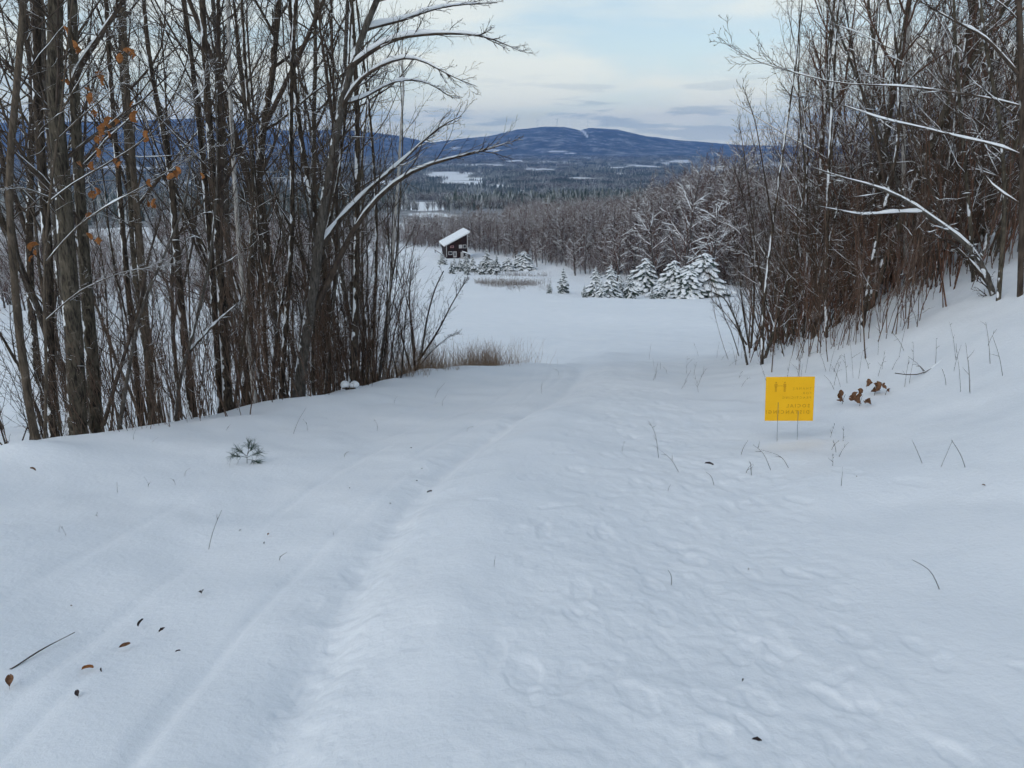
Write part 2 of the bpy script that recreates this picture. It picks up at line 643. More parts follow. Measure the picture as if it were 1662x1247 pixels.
polar("snow_slope", np.concatenate([[.3, .45, .6, .75, .9], np.geomspace(1.0, 26, 640), np.geomspace(26.4, 70, 60)]), ang_all, True, M['snow'], True)
polar("snow_field", np.geomspace(70, 420, 130), ang_far, False, M['snow_field'], False)
polar("valley", np.geomspace(420, 9800, 230), ang_far, False, M['valley'], False, forest_mask)

# mountain range on the far side of the valley
RIDGE = [(-700, 215), (-300, 205), (0, 203), (200, 197), (350, 192), (410, 201), (480, 214), (560, 210), (640, 219), (700, 232), (745, 226), (790, 222),
         (840, 211), (880, 206.5), (915, 206), (940, 212), (958, 209), (1000, 211), (1040, 220), (1090, 227), (1200, 236), (1400, 239), (1700, 233), (2300, 220)]


def mountain():
    az = np.arange(-R(50), R(50), .0022)
    u = 831 + FPX * np.tan(az) / math.cos(PITCH) * .99
    vr = np.interp(u, [a for a, b in RIDGE], [b for a, b in RIDGE])
    el = PITCH - np.arctan((623.5 - vr) / FPX)          # depression of the ridge
    # exact: solve the height for each azimuth at the ridge's distance
    top = CAMZ - 12000 * np.cos(az) * (math.sin(PITCH) + (vr - 623.5) / FPX * math.cos(PITCH)) / (math.cos(PITCH) - (vr - 623.5) / FPX * math.sin(PITCH))
    rr = np.concatenate([np.linspace(8200, 12000, 60), np.linspace(12100, 13200, 8)])
    A, RR = np.meshgrid(az, rr)
    T = np.broadcast_to(top, A.shape)
    x, y = RR * np.sin(A), RR * np.cos(A)
    t = (RR - 8200) / 3800
    prof = np.where(t < 1, sstep(-.15, 1.0, t) ** 1.25, 1 - .6 * (t - 1) / .32)
    spur = fbm(x, y, 1500., 71, 4) * 55 * np.clip(t * (1 - t) * 4, 0, 1)
    Z = -125 + (T + 125) * prof + spur + fbm(x, y, 200., 75, 2) * 5
    n, m = A.shape
    i = np.arange(n - 1)[:, None] * m
    j = np.arange(m - 1)[None]
    F = np.stack([i + j, i + m + j, i + m + j + 1, i + j + 1], -1).reshape(-1, 4)
    V = np.stack([x.ravel(), y.ravel(), Z.ravel()], 1)
    pu, pv = project(V)
    cut = np.zeros(len(V))                               # ski run cut through the wood below the saddle
    for (a, b), (c, d) in (((936, 208), (948, 214)), ((948, 214), (953, 222))):
        s = np.clip(((pu - a) * (c - a) + (pv - b) * (d - b)) / ((c - a) ** 2 + (d - b) ** 2), 0, 1)
        cut = np.maximum(cut, 1 - sstep(.7, 2.4, np.hypot(pu - a - s * (c - a), pv - b - s * (d - b))))
    for fu, fv, a, b in [(738, 240, 8, 1.5), (905, 246, 16, 1.0), (925, 249, 10, .9), (800, 244, 14, 1.3)]:
        cut = np.maximum(cut, 1 - sstep(.8, 1.2, np.hypot((pu - fu) / a, (pv - fv) / b)))
    me = mesh("mountain", V, F, True)
    at = me.attributes.new("forest", 'FLOAT', 'POINT')
    at.data.foreach_set('value', (1 - cut).astype(np.float32))
    m_, nt, N, L, b = new_mat("mountain_wood")
    tc = N.new("ShaderNodeTexCoord")
    a_ = N.new("ShaderNodeAttribute")
    a_.attribute_name = "forest"
    n1 = noise_node(N, L, .0045, 8, .72, tc.outputs["Object"])
    n2 = noise_node(N, L, .03, 4, .7, tc.outputs["Object"])
    f = mnode(N, L, 'ADD', mnode(N, L, 'MULTIPLY', n1.outputs[0], .7), mnode(N, L, 'MULTIPLY', n2.outputs[0], .3))
    col = cramp(N, L, f, [(.38, (.025, .03, .035)), (.5, (.075, .08, .088)), (.6, (.36, .375, .39))])
    L.new(cmix(N, L, a_.outputs["Fac"], (.85, .87, .89), col), b.inputs["Base Color"])
    b.inputs["Roughness"].default_value = .9
    b.inputs["Specular IOR Level"].default_value = .1
    o = obj("mountain", me, None, (m_,))
    tag(o, kind='structure')


mountain()

# ------------------------------------------------------------------ branching plants
def norm(v):
    return v / np.maximum(np.linalg.norm(v, axis=-1, keepdims=True), 1e-9)


def tubes(P, Rr, k):
    """P (M,n,3) polylines, Rr (M,n) radii -> vertices and quads"""
    Mn, n, _ = P.shape
    T = norm(np.gradient(P, axis=1))
    m = np.abs(P[:, -1] - P[:, 0])
    ref = np.eye(3)[np.argmin(m, axis=1)][:, None, :]
    Nn = norm(np.cross(T, ref))
    B = np.cross(T, Nn)
    a = 2 * math.pi * np.arange(k) / k
    V = P[:, :, None] + Rr[:, :, None, None] * (np.cos(a)[None, None, :, None] * Nn[:, :, None] + np.sin(a)[None, None, :, None] * B[:, :, None])
    base = (np.arange(Mn) * n * k)[:, None, None]
    i = (np.arange(n - 1) * k)[None, :, None]
    j = np.arange(k)[None, None, :]
    j2 = (j + 1) % k
    F = np.stack([base + i + j, base + i + j2, base + i + k + j2, base + i + k + j], -1).reshape(-1, 4)
    return V.reshape(-1, 3), F


def grow(g, P0, D0, Ln, R0, n, wander, trop, taper=.25):
    Mn = len(P0)
    P = np.zeros((Mn, n + 1, 3))
    P[:, 0] = P0
    d = norm(D0)
    for i in range(n):
        d = d + g.normal(0, wander, (Mn, 3))
        d[:, 2] += trop
        d = norm(d)
        P[:, i + 1] = P[:, i] + d * (Ln / n)[:, None]
    t = np.linspace(0, 1, n + 1)
    return P, R0[:, None] * (1 - (1 - taper) * t[None])


def spawn(g, P, Rr, nb, t0, t1, ang, lenf, rf, minr=.0028, flat=0.0):
    Mn, n, _ = P.shape
    t = (t0 + (t1 - t0) * (np.arange(nb)[None] + g.random((Mn, nb))) / nb)
    s = np.clip(t * (n - 1), 0, n - 1.001)
    i = s.astype(int)
    f = (s - i)[..., None]
    mi = np.arange(Mn)[:, None]
    p = P[mi, i] * (1 - f) + P[mi, i + 1] * f
    T = norm(P[mi, i + 1] - P[mi, i])
    r = Rr[mi, i] * (1 - f[..., 0]) + Rr[mi, i + 1] * f[..., 0]
    ref = np.where(np.abs(T[..., 2:3]) > .8, np.array([1., 0, 0]), np.array([0, 0, 1.]))
    Nn = norm(np.cross(T, ref))
    B = np.cross(T, Nn)
    ph = (np.arange(nb)[None] * 2.4 + g.random((Mn, nb)) * 2.0 + g.random((Mn, 1)) * 6.28)[..., None]
    th = g.uniform(ang[0], ang[1], (Mn, nb))[..., None]
    D = np.cos(th) * T + np.sin(th) * (np.cos(ph) * Nn + np.sin(ph) * B)
    if flat:
        D[..., 2] *= (1 - flat)
        D = norm(D)
    seglen = np.linalg.norm(np.diff(P, axis=1), axis=2).sum(1)
    Ln = seglen[:, None] * lenf * g.uniform(.55, 1.25, (Mn, nb)) * (1.15 - .65 * t)
    R0 = np.maximum(np.minimum(r * rf, r * .9), minr)
    return p.reshape(-1, 3), D.reshape(-1, 3), Ln.ravel(), R0.ravel()


def snow_on(g, P, Rr, add=.004, mul=.8, cover=.75, maxslope=.86):
    """snow lying along the upper side of branches: a broken, uneven roll"""
    T = norm(np.gradient(P, axis=1))
    hor = np.clip(1 - (np.abs(T[..., 2]) / maxslope) ** 2, 0, 1) ** .5
    n = P.shape[1]
    q = g.random(P.shape[:2])
    q[:, 1:] = .5 * (q[:, 1:] + q[:, :-1])
    keep = np.clip((q - (1 - cover) * .75) * 5, 0, 1) * (g.random((P.shape[0], 1)) < cover + .1)
    S = (Rr * mul + add) * hor * keep * g.uniform(.7, 1.35, P.shape[:2])
    S[:, 0] *= .3
    S[:, -1] *= .2
    S *= np.clip(2.6 * (1 - np.linspace(0, 1, n)), .25, 1)[None]
    P2 = P.copy()
    P2[..., 2] += Rr * .8 + S * .35
    ok = S.max(1) > add * .8
    return P2[ok], np.maximum(S[ok], .0004)


def resample(P, n):
    P = np.asarray(P, float)
    s = np.concatenate([[0], np.cumsum(np.linalg.norm(np.diff(P, axis=0), axis=1))])
    q = np.linspace(0, s[-1], n)
    Q = np.stack([np.interp(q, s, P[:, k]) for k in range(3)], 1)
    for _ in range(2):
        Q[1:-1] = .25 * Q[:-2] + .5 * Q[1:-1] + .25 * Q[2:]
    return Q


class Plant:
    """gathers the tubes of one tree: stem, crown (limbs and twigs), snow"""
    def __init__(self, seed):
        self.g = np.random.default_rng(seed)
        self.parts = {'trunk': [], 'crown': [], 'snow': []}

    def put(self, part, P, Rr, k):
        if len(P):
            self.parts[part].append(tubes(P, Rr, k))

    def sn(self, P, Rr, **kw):
        a, b = snow_on(self.g, P, Rr, **kw)
        self.put('snow', a, b, 5)

    def meshes(self, name):
        out = {}
        for p, L in self.parts.items():
            if not L:
                continue
            n, V, F = 0, [], []
            for v, f in L:
                V.append(v)
                F.append(f + n)
                n += len(v)
            out[p] = mesh(name + "_" + p, np.concatenate(V), np.concatenate(F), True)
        return out

    def build(self, name, mats, loc=(0, 0, 0), rz=0, sc=1.0):
        root = empty(name, loc, rz, sc)
        for p, me in self.meshes(name).items():
            o = obj(p, me, root, (mats[p],))
            if p == 'crown':
                o['kind'] = 'stuff'
            if p == 'snow':
                o.name = 'snow_cover'
                o['kind'] = 'stuff'
        return root


def limbs(pl, P, Rr, spec, snow=True, sadd=.004, cover=.7):
    """spec: per level (nb, t0, t1, ang, lenf, rf, n, wander, trop, k)"""
    cur = (P, Rr)
    for lv, (nb, t0, t1, ang, lenf, rf, n, wander, trop, k) in enumerate(spec):
        p0, d0, ln, r0 = spawn(pl.g, cur[0], cur[1], nb, t0, t1, ang, lenf, rf)
        cur = grow(pl.g, p0, d0, ln, r0, n, wander, trop, .3)
        pl.put('crown', cur[0], cur[1], k)
        if snow:
            pl.sn(cur[0], cur[1], add=sadd * (1.0 if lv == 0 else .6), cover=cover * (1.0 if lv == 0 else .65))


TREE_SPEC = [(20, .34, .98, (.5, 1.05), .22, .5, 7, .09, .07, 4), (7, .15, 1, (.4, 1.0), .45, .6, 5, .12, .03, 3), (5, .2, 1, (.4, 1.0), .5, .7, 3, .14, .02, 3)]
SAP_LEFT = [(10, .25, .97, (.35, .85), .26, .55, 6, .10, .08, 3), (5, .2, 1, (.4, .9), .42, .65, 4, .13, .03, 3), (2, .3, 1, (.4, 1.0), .45, .75, 3, .14, .0, 3)]
SAP_SPEC = [(17, .12, .97, (.45, 1.0), .30, .55, 6, .10, .07, 3), (6, .15, 1, (.4, .95), .42, .65, 4, .13, .03, 3), (4, .2, 1, (.4, 1.0), .45, .75, 3, .14, .0, 3)]


def make_tree(seed, h, r, spec, wander=.035, mats=None, name="bare_tree", cover=.7, sadd=.004, fork=False):
    pl = Plant(seed)
    P, Rr = grow(pl.g, np.zeros((1, 3)) + [0, 0, -.3], np.array([[pl.g.normal(0, .07), pl.g.normal(0, .07), 1.]]), np.array([h]), np.array([r]), 16, wander, .03, .18)
    Rr[:, 0] *= 1.35
    pl.put('trunk', P, Rr, 8)
    pl.sn(P, Rr, add=.002, cover=.4)
    limbs(pl, P, Rr, spec, True, sadd, cover)
    if fork:
        p0, d0, ln, r0 = spawn(pl.g, P, Rr, 2, .25, .5, (.25, .45), .65, .7)
        F = grow(pl.g, p0, d0, ln, r0, 10, .05, .05, .2)
        pl.put('crown', F[0], F[1], 6)
        limbs(pl, F[0], F[1], spec, True, sadd, cover)
    return pl.build(name, mats)


def make_shrub(seed, h, stems, mats, name="bare_shrub", spread=.35, cover=.7, nb=9, thick=1.0):
    pl = Plant(seed)
    g = pl.g
    P0 = np.concatenate([g.normal(0, .38, (stems, 2)), np.full((stems, 1), -.15)], 1)
    D0 = np.concatenate([g.normal(0, spread, (stems, 2)), np.ones((stems, 1))], 1)
    P, Rr = grow(g, P0, D0, h * g.uniform(.55, 1.1, stems), g.uniform(.006, .013, stems) * (h / 2.2) ** .7 * thick, 9, .06, .02, .25)
    pl.put('trunk', P, Rr, 5)
    pl.sn(P, Rr, add=.004, cover=cover)
    limbs(pl, P, Rr, [(nb, .25, 1, (.2, .6), .32, .6, 5, .10, .07, 3), (4, .2, 1, (.3, .8), .42, .75, 3, .13, .04, 3)], True, .003, cover * .7)
    return pl.build(name, mats)


def mats_of(t, c='twig'):
    return {'trunk': M[t], 'crown': M[c], 'snow': M['snow_cap']}


# ------------------------------------------------------------------ traced trees of the left and right edge
def width_r(P, w):
    return w * .5 * (np.asarray(P) - CAM) @ FW / FPX


def traced(seed, name, label, Y, trunk, w0, w1, mats, branches=(), up=5.0, spec=None, dY=0.0, cat='tree', cover=.7, group=None, t0=.3, sadd=.005, bsnow=1.0, tsnow=.55):
    """a tree whose stem and main limbs follow the photograph, standing Y metres down the slope"""
    pl = Plant(seed)
    g = pl.g
    n = len(trunk)
    pts = [px(u, v, Y + dY * i / max(1, n - 1)) for i, (u, v) in enumerate(trunk)]
    b = pts[0].copy()
    pts[0] = np.array([b[0], b[1], min(Hs(b[0], b[1]) - .15, b[2])])
    r0 = width_r(b, w0) * .70
    r1 = width_r(pts[-1], w1) * .70
    low = resample(pts, 18)
    Rl = np.linspace(r0, r1, 18)
    Rl[0] *= 1.3
    Rl[1] *= 1.08
    base = low[0].copy()
    segs = [(low, Rl)]
    if up > 0:
        d = norm(low[-1] - low[-4])
        d = norm(d + np.array([0, 0, .5]))
        e, er = grow(g, low[-1:], d[None], np.array([up]), np.array([r1]), 9, .04, .05, .22)
        P = np.concatenate([low, e[0][1:]])
        Rr = np.concatenate([Rl, er[0][1:]])
    else:
        P, Rr = low, Rl
    P = (P - base)[None]
    Rr = Rr[None]
    pl.put('trunk', P, Rr, 10)
    pl.sn(P, Rr, add=.003 if tsnow < 1 else .008, cover=tsnow * .9, mul=.75)
    for br in branches:
        bp, bw0, bw1 = br[:3]
        bd = br[3] if len(br) > 3 else g.uniform(-.8, .8)
        m = len(bp)
        # start on the stem: take the stem's own depth where the limb leaves it
        q = np.array([px(u, v, Y) for u, v in bp[:1]])[0]
        k = np.argmin(np.linalg.norm((low - q)[:, [0, 2]], axis=1))
        Ys = low[k][1]
        Q = [px(u, v, Ys + bd * i / max(1, m - 1)) for i, (u, v) in enumerate(bp)]
        Q = resample(Q, 14)
        rr = np.linspace(width_r(Q[0], bw0), width_r(Q[-1], bw1 * .6), 14) * .8
        Q = (Q - base)[None]
        rr = rr[None]
        pl.put('crown', Q, rr, 6)
        pl.sn(Q, rr, add=.012 * bsnow, cover=bsnow, mul=.95)
        p0, d0, ln, rz = spawn(g, Q, rr, 6, .72, 1.0, (.08, .5), .22, .9)
        tp, tr = grow(g, p0, d0, ln, rz, 6, .10, .03, .3)
        pl.put('crown', tp, tr, 3)
        limbs(pl, tp, tr, [(6, .2, 1, (.3, .8), .4, .8, 4, .12, .02, 3), (3, .3, 1, (.3, .8), .45, .9, 3, .12, .0, 3)], True, .002, cover * .3)
        limbs(pl, Q, rr, [(10, .2, 1, (.35, .9), .2, .45, 6, .12, .05, 3), (5, .2, 1, (.4, .9), .5, .7, 4, .13, .03, 3), (3, .3, 1, (.4, .9), .5, .8, 3, .14, .0, 3)], True, .002, cover * .55)
    sp = spec or [(14, t0, .98, (.5, 1.05), .19, .30, 7, .10, .06, 3), (6, .15, 1, (.4, 1.0), .45, .6, 5, .13, .03, 3), (3, .2, 1, (.4, 1.), .5, .75, 3, .14, .0, 3)]
    limbs(pl, P, Rr, sp, True, sadd, cover * (.45 if px(831, 400, Y)[0] > base[0] else .85))
    root = pl.build(name, mats, tuple(base))
    tag(root, label, cat, group)
    return root


GL = 'trees along the left snow bank'
traced(1, 'maple_tree', 'slim tan-grey leaning trunk, leftmost tree in front of the left wood', 7.4, [(62, 733), (48, 669), (30, 540), (19, 400), (13, 320), (17, 230), (27, 150), (38, 0)], 17, 14, mats_of('bark_tan'), group=GL, up=4)
traced(2, 'maple_tree', 'blackish trunk with big snow patches just left of the thickest trunk', 8.9, [(87, 735), (80, 604), (79, 412), (66, 250), (58, 130), (60, 0)], 22, 19, mats_of('bark_dark'), group=GL, up=6)
traced(3, 'maple_tree', 'thickest olive-grey trunk of the left wood, at the bank edge', 8.5, [(125, 726), (122, 572), (109, 412), (98, 240), (88, 200), (90, 0)], 40, 32, mats_of('bark_olive'), group=GL, up=7)
traced(4, 'maple_tree', 'dark thick trunk with snowy diagonal limb, beside the thickest trunk', 8.8, [(157, 716), (151, 605), (141, 476), (131, 336), (121, 168), (117, 0)], 29, 20, mats_of('bark_olive'),
       [([(118, 140), (128, 110), (152, 75), (182, 30), (206, -8)], 14, 11, -.4)], group=GL, up=6)
traced(5, 'maple_tree', 'dark slim trunk right of the pair of thick trunks', 10.2, [(226, 690), (218, 572), (202, 412), (190, 260), (178, 120), (172, 0)], 14, 10, mats_of('bark_dark'), group=GL)
traced(6, 'maple_tree', 'straight brown-grey trunk, next to a forked pale sapling', 9.6, [(246, 694), (241, 605), (229, 412), (209, 200), (200, 40), (199, 0)], 17, 13, mats_of('bark_tan'), group=GL)
traced(7, 'maple_tree', 'dark trunk that bends left as it rises, mid left wood', 10.6, [(311, 670), (295, 508), (286, 405), (280, 303), (269, 219), (246, 135), (236, 50), (233, 0)], 21, 9, mats_of('bark_dark'), group=GL)
traced(8, 'maple_tree', 'slim dark trunk, left one of the close pair by the pine sprig', 10.9, [(358, 668), (350, 540), (343, 412), (327, 236), (316, 135), (300, 17), (298, 0)], 15, 11, mats_of('bark_dark'), group=GL)
traced(9, 'maple_tree', 'stout dark trunk, right one of the close pair, forked high up', 10.7, [(370, 668), (363, 540), (356, 412), (347, 303), (337, 168), (328, 0)], 22, 14, mats_of('bark_dark'),
       [([(356, 400), (359, 300), (358, 200), (355, 90), (354, -10)], 15, 11, .2)], group=GL)
traced(10, 'beech_sapling', 'pale grey forked sapling leaning right with snow in its fork', 8.6, [(188, 712), (207, 610), (221, 534), (228, 500), (250, 452), (279, 386), (300, 330)], 10, 5, mats_of('bark_grey'),
       [([(168, 690), (190, 615), (205, 566), (226, 500)], 9, 9, 0.0), ([(228, 498), (236, 440), (246, 400), (262, 350)], 8, 4, .3)], group=GL, up=1.2)
traced(11, 'beech_sapling', 'thin grey sapling curving up right between two dark trunks', 9.4, [(281, 680), (290, 620), (308, 560), (327, 492), (340, 428), (347, 370), (352, 300)], 9, 5, mats_of('bark_grey'),
       [([(300, 580), (330, 545), (360, 515), (392, 488)], 7, 3, .4)], group=GL, up=1.5)
HERO = traced(12, 'beech_tree', 'curved grey tree with long snow-lined limbs arching right across the view', 11.6,
       [(483, 652), (490, 571), (504, 513), (513, 441), (520, 360), (541, 244), (551, 183), (569, 107), (587, 55), (612, 0)], 27, 14, mats_of('bark_grey'),
       [([(512, 500), (530, 465), (553, 412), (585, 350), (639, 293), (685, 268), (740, 253), (773, 252), (807, 238), (828, 230)], 15, 3, .9),
        ([(520, 400), (532, 378), (581, 323), (639, 274), (672, 244), (715, 201), (749, 189)], 12, 2.5, 1.6),
        ([(566, 112), (585, 96), (624, 67), (660, 58), (700, 55), (746, 54), (788, 57), (846, 84)], 11, 2.0, -.5),
        ([(553, 180), (578, 131), (612, 110), (648, 91), (685, 94), (724, 122), (773, 140)], 9, 1.8, -1.0),
        ([(590, 50), (602, 44), (654, 34), (691, 18), (730, 9), (807, 4)], 9, 2.0, .8),
        ([(556, 170), (590, 160), (640, 130), (690, 130), (735, 160)], 7, 1.6, 1.2),
        ([(520, 395), (548, 250), (535, 150), (520, 60), (515, -10)], 10, 6, 1.5)], group=GL, up=3.0)
traced(13, 'maple_tree', 'straight dark trunk rising just behind the curved grey tree', 12.6, [(568, 628), (578, 513), (579, 398), (580, 330), (580, 168), (574, 60), (570, 0)], 15, 10, mats_of('bark_dark'), group=GL)
traced(14, 'maple_tree', 'dark double-stemmed trunk left of the curved grey tree', 13.2, [(530, 632), (533, 500), (527, 420), (500, 300), (478, 150), (470, 0)], 15, 9, mats_of('bark_dark'),
       [([(531, 560), (545, 470), (548, 380), (545, 250), (540, 100), (538, 0)], 9, 6, .5)], group=GL)
traced(15, 'birch_tree', 'thin white birch at the right end of the left wood', 17.0, [(622, 612), (628, 540), (640, 380), (648, 260), (652, 190), (655, 150)], 9, 5, mats_of('bark_birch'), group=GL, up=1.5)
traced(16, 'birch_tree', 'whitish birch trunk leaning left, middle of the left wood', 12.4, [(414, 650), (404, 560), (397, 500), (386, 380), (378, 250), (372, 120), (370, 0)], 12, 8, mats_of('bark_birch'), group=GL)
traced(17, 'maple_tree', 'dark stem with snow-plastered left side, above the stump', 12.0, [(450, 655), (462, 560), (470, 440), (476, 360), (474, 274), (471, 152), (480, 0)], 13, 9, mats_of('bark_dark'), group=GL)
traced(18, 'alder_bush', 'bare spreading bush at the tip of the left bank, beside dry grass', 15.6, [(672, 618), (685, 570), (692, 520), (705, 470), (720, 440)], 6, 2.5, mats_of('bark_grey'),
       [([(674, 600), (668, 540), (664, 480), (668, 430)], 5, 2, .4), ([(680, 585), (710, 540), (735, 490), (760, 450)], 5, 1.8, -.4), ([(676, 600), (700, 570), (730, 545), (745, 540)], 4, 1.5, .2), ([(670, 610), (655, 560), (645, 500)], 5, 2, .5)],
       group=GL, up=0, cat='bush')
traced(19, 'maple_tree', 'slender dark trunk between the birch and the curved tree', 13.5, [(436, 655), (430, 560), (424, 440), (415, 300), (400, 140), (392, 0)], 11, 7, mats_of('bark_dark'), group=GL)
traced(20, 'maple_tree', 'slender brown trunk right of the straight dark trunk', 14.4, [(604, 622), (606, 520), (612, 420), (610, 300), (600, 180), (585, 60), (578, 0)], 9, 5, mats_of('bark_dark'), group=GL)
BS = traced(21, 'beech_sapling', 'thin tan sapling holding orange dead leaves, in front of the thick trunks', 7.2, [(72, 738), (76, 600), (70, 470), (78, 330), (98, 200), (110, 60), (118, 0)], 7, 4, mats_of('bark_tan', 'bark_tan'),
            [([(77, 330), (110, 300), (160, 275), (235, 228), (300, 165), (330, 120)], 5, 1.6, .8), ([(72, 430), (120, 370), (170, 335), (240, 300), (340, 235)], 5, 1.6, .5),
             ([(78, 320), (40, 305), (0, 308)], 5, 3, -.3), ([(90, 230), (130, 190), (180, 150), (215, 90)], 4, 1.5, .3), ([(100, 180), (160, 80), (200, 30)], 4, 1.4, -.2),
             ([(74, 520), (130, 470), (200, 440), (280, 430)], 4, 1.4, .4)], group=GL, up=.8, spec=[(10, .3, .98, (.7, 1.2), .14, .4, 6, .1, .03, 3), (4, .2, 1, (.4, 1.), .5, .7, 4, .13, .0, 3)], cover=.15, bsnow=.3)

GR = 'trees along the right snow bank'
traced(41, 'maple_tree', 'leaning forked tree with thick snow on its slanting stem, far right', 9.6, [(1632, 583), (1622, 520), (1600, 430), (1570, 395), (1535, 370), (1493, 340), (1445, 308), (1365, 289), (1318, 272)], 17, 3, mats_of('bark_grey'),
       [([(1625, 540), (1612, 470), (1580, 430), (1540, 390)], 11, 7, .4), ([(1545, 378), (1520, 330), (1490, 250), (1470, 180)], 7, 3, .5), ([(1500, 345), (1450, 345), (1400, 350), (1330, 335)], 5, 2, -.4)], group=GR, up=0, sadd=.007, tsnow=1.0)
traced(42, 'maple_tree', 'dark trunk at the right frame edge that sends long level limbs left', 9.0, [(1650, 580), (1656, 480), (1660, 300), (1658, 128), (1654, 0)], 13, 12, mats_of('twig'),
       [([(1656, 172), (1589, 154), (1525, 148), (1461, 138), (1397, 138), (1348, 140), (1313, 122), (1268, 112), (1220, 103), (1174, 69)], 4.5, 1.4, 1.0),
        ([(1654, 250), (1634, 237), (1557, 225), (1493, 205), (1422, 194), (1377, 170), (1320, 159), (1278, 157)], 4.5, 1.4, .5),
        ([(1652, 120), (1600, 60), (1540, 30), (1490, 0)], 8, 3, .3), ([(1654, 330), (1600, 300), (1560, 200), (1530, 120), (1500, 60)], 5, 2, 1.2)], group=GR, up=5, sadd=.005, bsnow=.62)
traced(43, 'alder_sapling', 'thin black stem, nearest of the right thicket above the yellow sign', 13.0, [(1237, 600), (1238, 500), (1250, 400), (1270, 250), (1290, 120), (1300, 20)], 7, 3, mats_of('bark_dark'),
       [([(1240, 480), (1225, 400), (1215, 300), (1200, 200)], 4, 1.5, .3), ([(1255, 370), (1240, 280), (1225, 190), (1205, 140)], 4, 1.5, -.3)], group=GR, up=.5)
traced(44, 'alder_sapling', 'tall straight black stem rising through the right thicket to the sky', 12.6, [(1344, 535), (1342, 398), (1345, 276), (1352, 140), (1361, 0)], 9, 5, mats_of('bark_dark'), group=GR, up=2)
traced(45, 'birch_tree', 'pale spotted birch trunk in the middle of the right thicket', 13.2, [(1472, 492), (1470, 376), (1466, 250), (1470, 130), (1476, 0)], 11, 8, mats_of('bark_birch'), group=GR)
traced(46, 'maple_tree', 'dark trunk splitting into two upright stems, right thicket', 11.8, [(1402, 512), (1420, 400), (1445, 300), (1461, 225), (1456, 64), (1440, 0)], 10, 6, mats_of('bark_dark'),
       [([(1440, 320), (1420, 220), (1390, 120), (1370, 0)], 7, 4, .4)], group=GR)
traced(47, 'maple_tree', 'short mottled trunk standing alone on the right bank', 10.6, [(1581, 522), (1580, 450), (1574, 350), (1560, 200), (1550, 60), (1548, 0)], 9, 6, mats_of('bark_olive'), group=GR)
traced(48, 'alder_bush', 'low bush leaning left over the field edge, left end of right thicket', 14.5, [(1218, 572), (1203, 540), (1190, 510), (1175, 480), (1150, 472)], 6, 2, mats_of('bark_grey'),
       [([(1212, 560), (1195, 530), (1170, 500), (1158, 490)], 4, 1.5, .3), ([(1216, 565), (1205, 500), (1200, 440), (1190, 380)], 4, 1.5, .3), ([(1219, 565), (1225, 480), (1222, 400), (1210, 330), (1190, 270)], 5, 2, .2)],
       group=GR, up=0, cat='bush')
traced(49, 'maple_tree', 'brown trunk leaning left behind the forked leaning tree', 12.2, [(1530, 500), (1500, 420), (1470, 330), (1440, 250), (1400, 150), (1365, 60), (1340, 0)], 9, 5, mats_of('bark_grey'), group=GR, up=2)
traced(50, 'maple_tree', 'paired mottled stem right beside the leaning snow-topped tree', 9.3, [(1611, 590), (1618, 520), (1624, 440), (1632, 330), (1625, 200), (1600, 80), (1590, 0)], 11, 7, mats_of('bark_olive'), group=GR, up=3)

# dead orange leaves still hanging on the beech sapling
def leaf_mesh(name, ln, wd, curl, lobes=0, seed=0):
    g = np.random.default_rng(seed)
    nx, ny = 7, 5
    V, F = [], []
    for i in range(nx):
        t = i / (nx - 1)
        w = wd * (math.sin(math.pi * min(.98, t * .93 + .05)) ** .8) * (1 + .35 * math.cos(lobes * t * 6.28) if lobes else 1)
        for j in range(ny):
            s = j / (ny - 1) * 2 - 1
            V.append((t * ln + .06 * ln * abs(s) * (1 if i < nx - 1 else 0), s * w * .5, curl * ln * (s * s * .5 - (t - .5) ** 2) + g.normal(0, .03) * ln))
    for i in range(nx - 1):
        for j in range(ny - 1):
            a = i * ny + j
            F.append((a, a + ny, a + ny + 1, a + 1))
    st = len(V)
    V += [(-.35 * ln, 0, .0), (-.35 * ln, .012 * ln, 0), (.02, .012 * ln, 0), (.02, -.012 * ln, 0)]
    F.append((st, st + 1, st + 2, st + 3))
    return mesh(name, V, F, True)


LM = [leaf_mesh("leaf_a", .075, .05, .5, 0, 1), leaf_mesh("leaf_b", .085, .06, .8, 2, 2), leaf_mesh("leaf_c", .07, .035, 1.1, 0, 3)]
LMO = [m.copy() for m in LM]
for m in LMO:
    m.materials.append(M['leaf'])
LMB = [m.copy() for m in LM]
for m in LMB:
    m.materials.append(M['leaf_brown'])
LMD = [m.copy() for m in LM]
for m in LMD:
    m.materials.append(M['leaf_dark'])
gl = np.random.default_rng(3)
bx = np.array(BS.location)
for (u, v) in [(103, 42), (118, 65), (121, 72), (200, 80), (196, 86), (206, 78), (165, 118), (168, 122), (143, 143), (148, 150), (140, 156), (150, 178), (170, 200), (178, 204), (185, 195), (160, 215), (166, 222),
               (155, 240), (160, 246), (150, 262), (217, 165), (220, 180), (233, 218), (238, 212), (190, 258), (197, 262), (128, 265), (287, 270), (285, 283), (290, 280), (155, 305), (157, 315), (243, 290), (248, 330),
               (252, 322), (147, 345), (140, 378), (160, 385), (240, 326), (325, 280), (58, 405), (53, 415), (62, 395), (174, 212), (180, 190), (152, 310), (100, 130)]:
    p = px(u, v, 7.2 + gl.uniform(0, .6)) - bx
    o = obj('leaf', LMO[gl.integers(3)], BS)
    o.location = p
    o.rotation_euler = (gl.uniform(-1, 1), gl.uniform(.3, 1.9), gl.uniform(0, 6.28))
    s = gl.uniform(.8, 1.35)
    o.scale = (s, s, s)

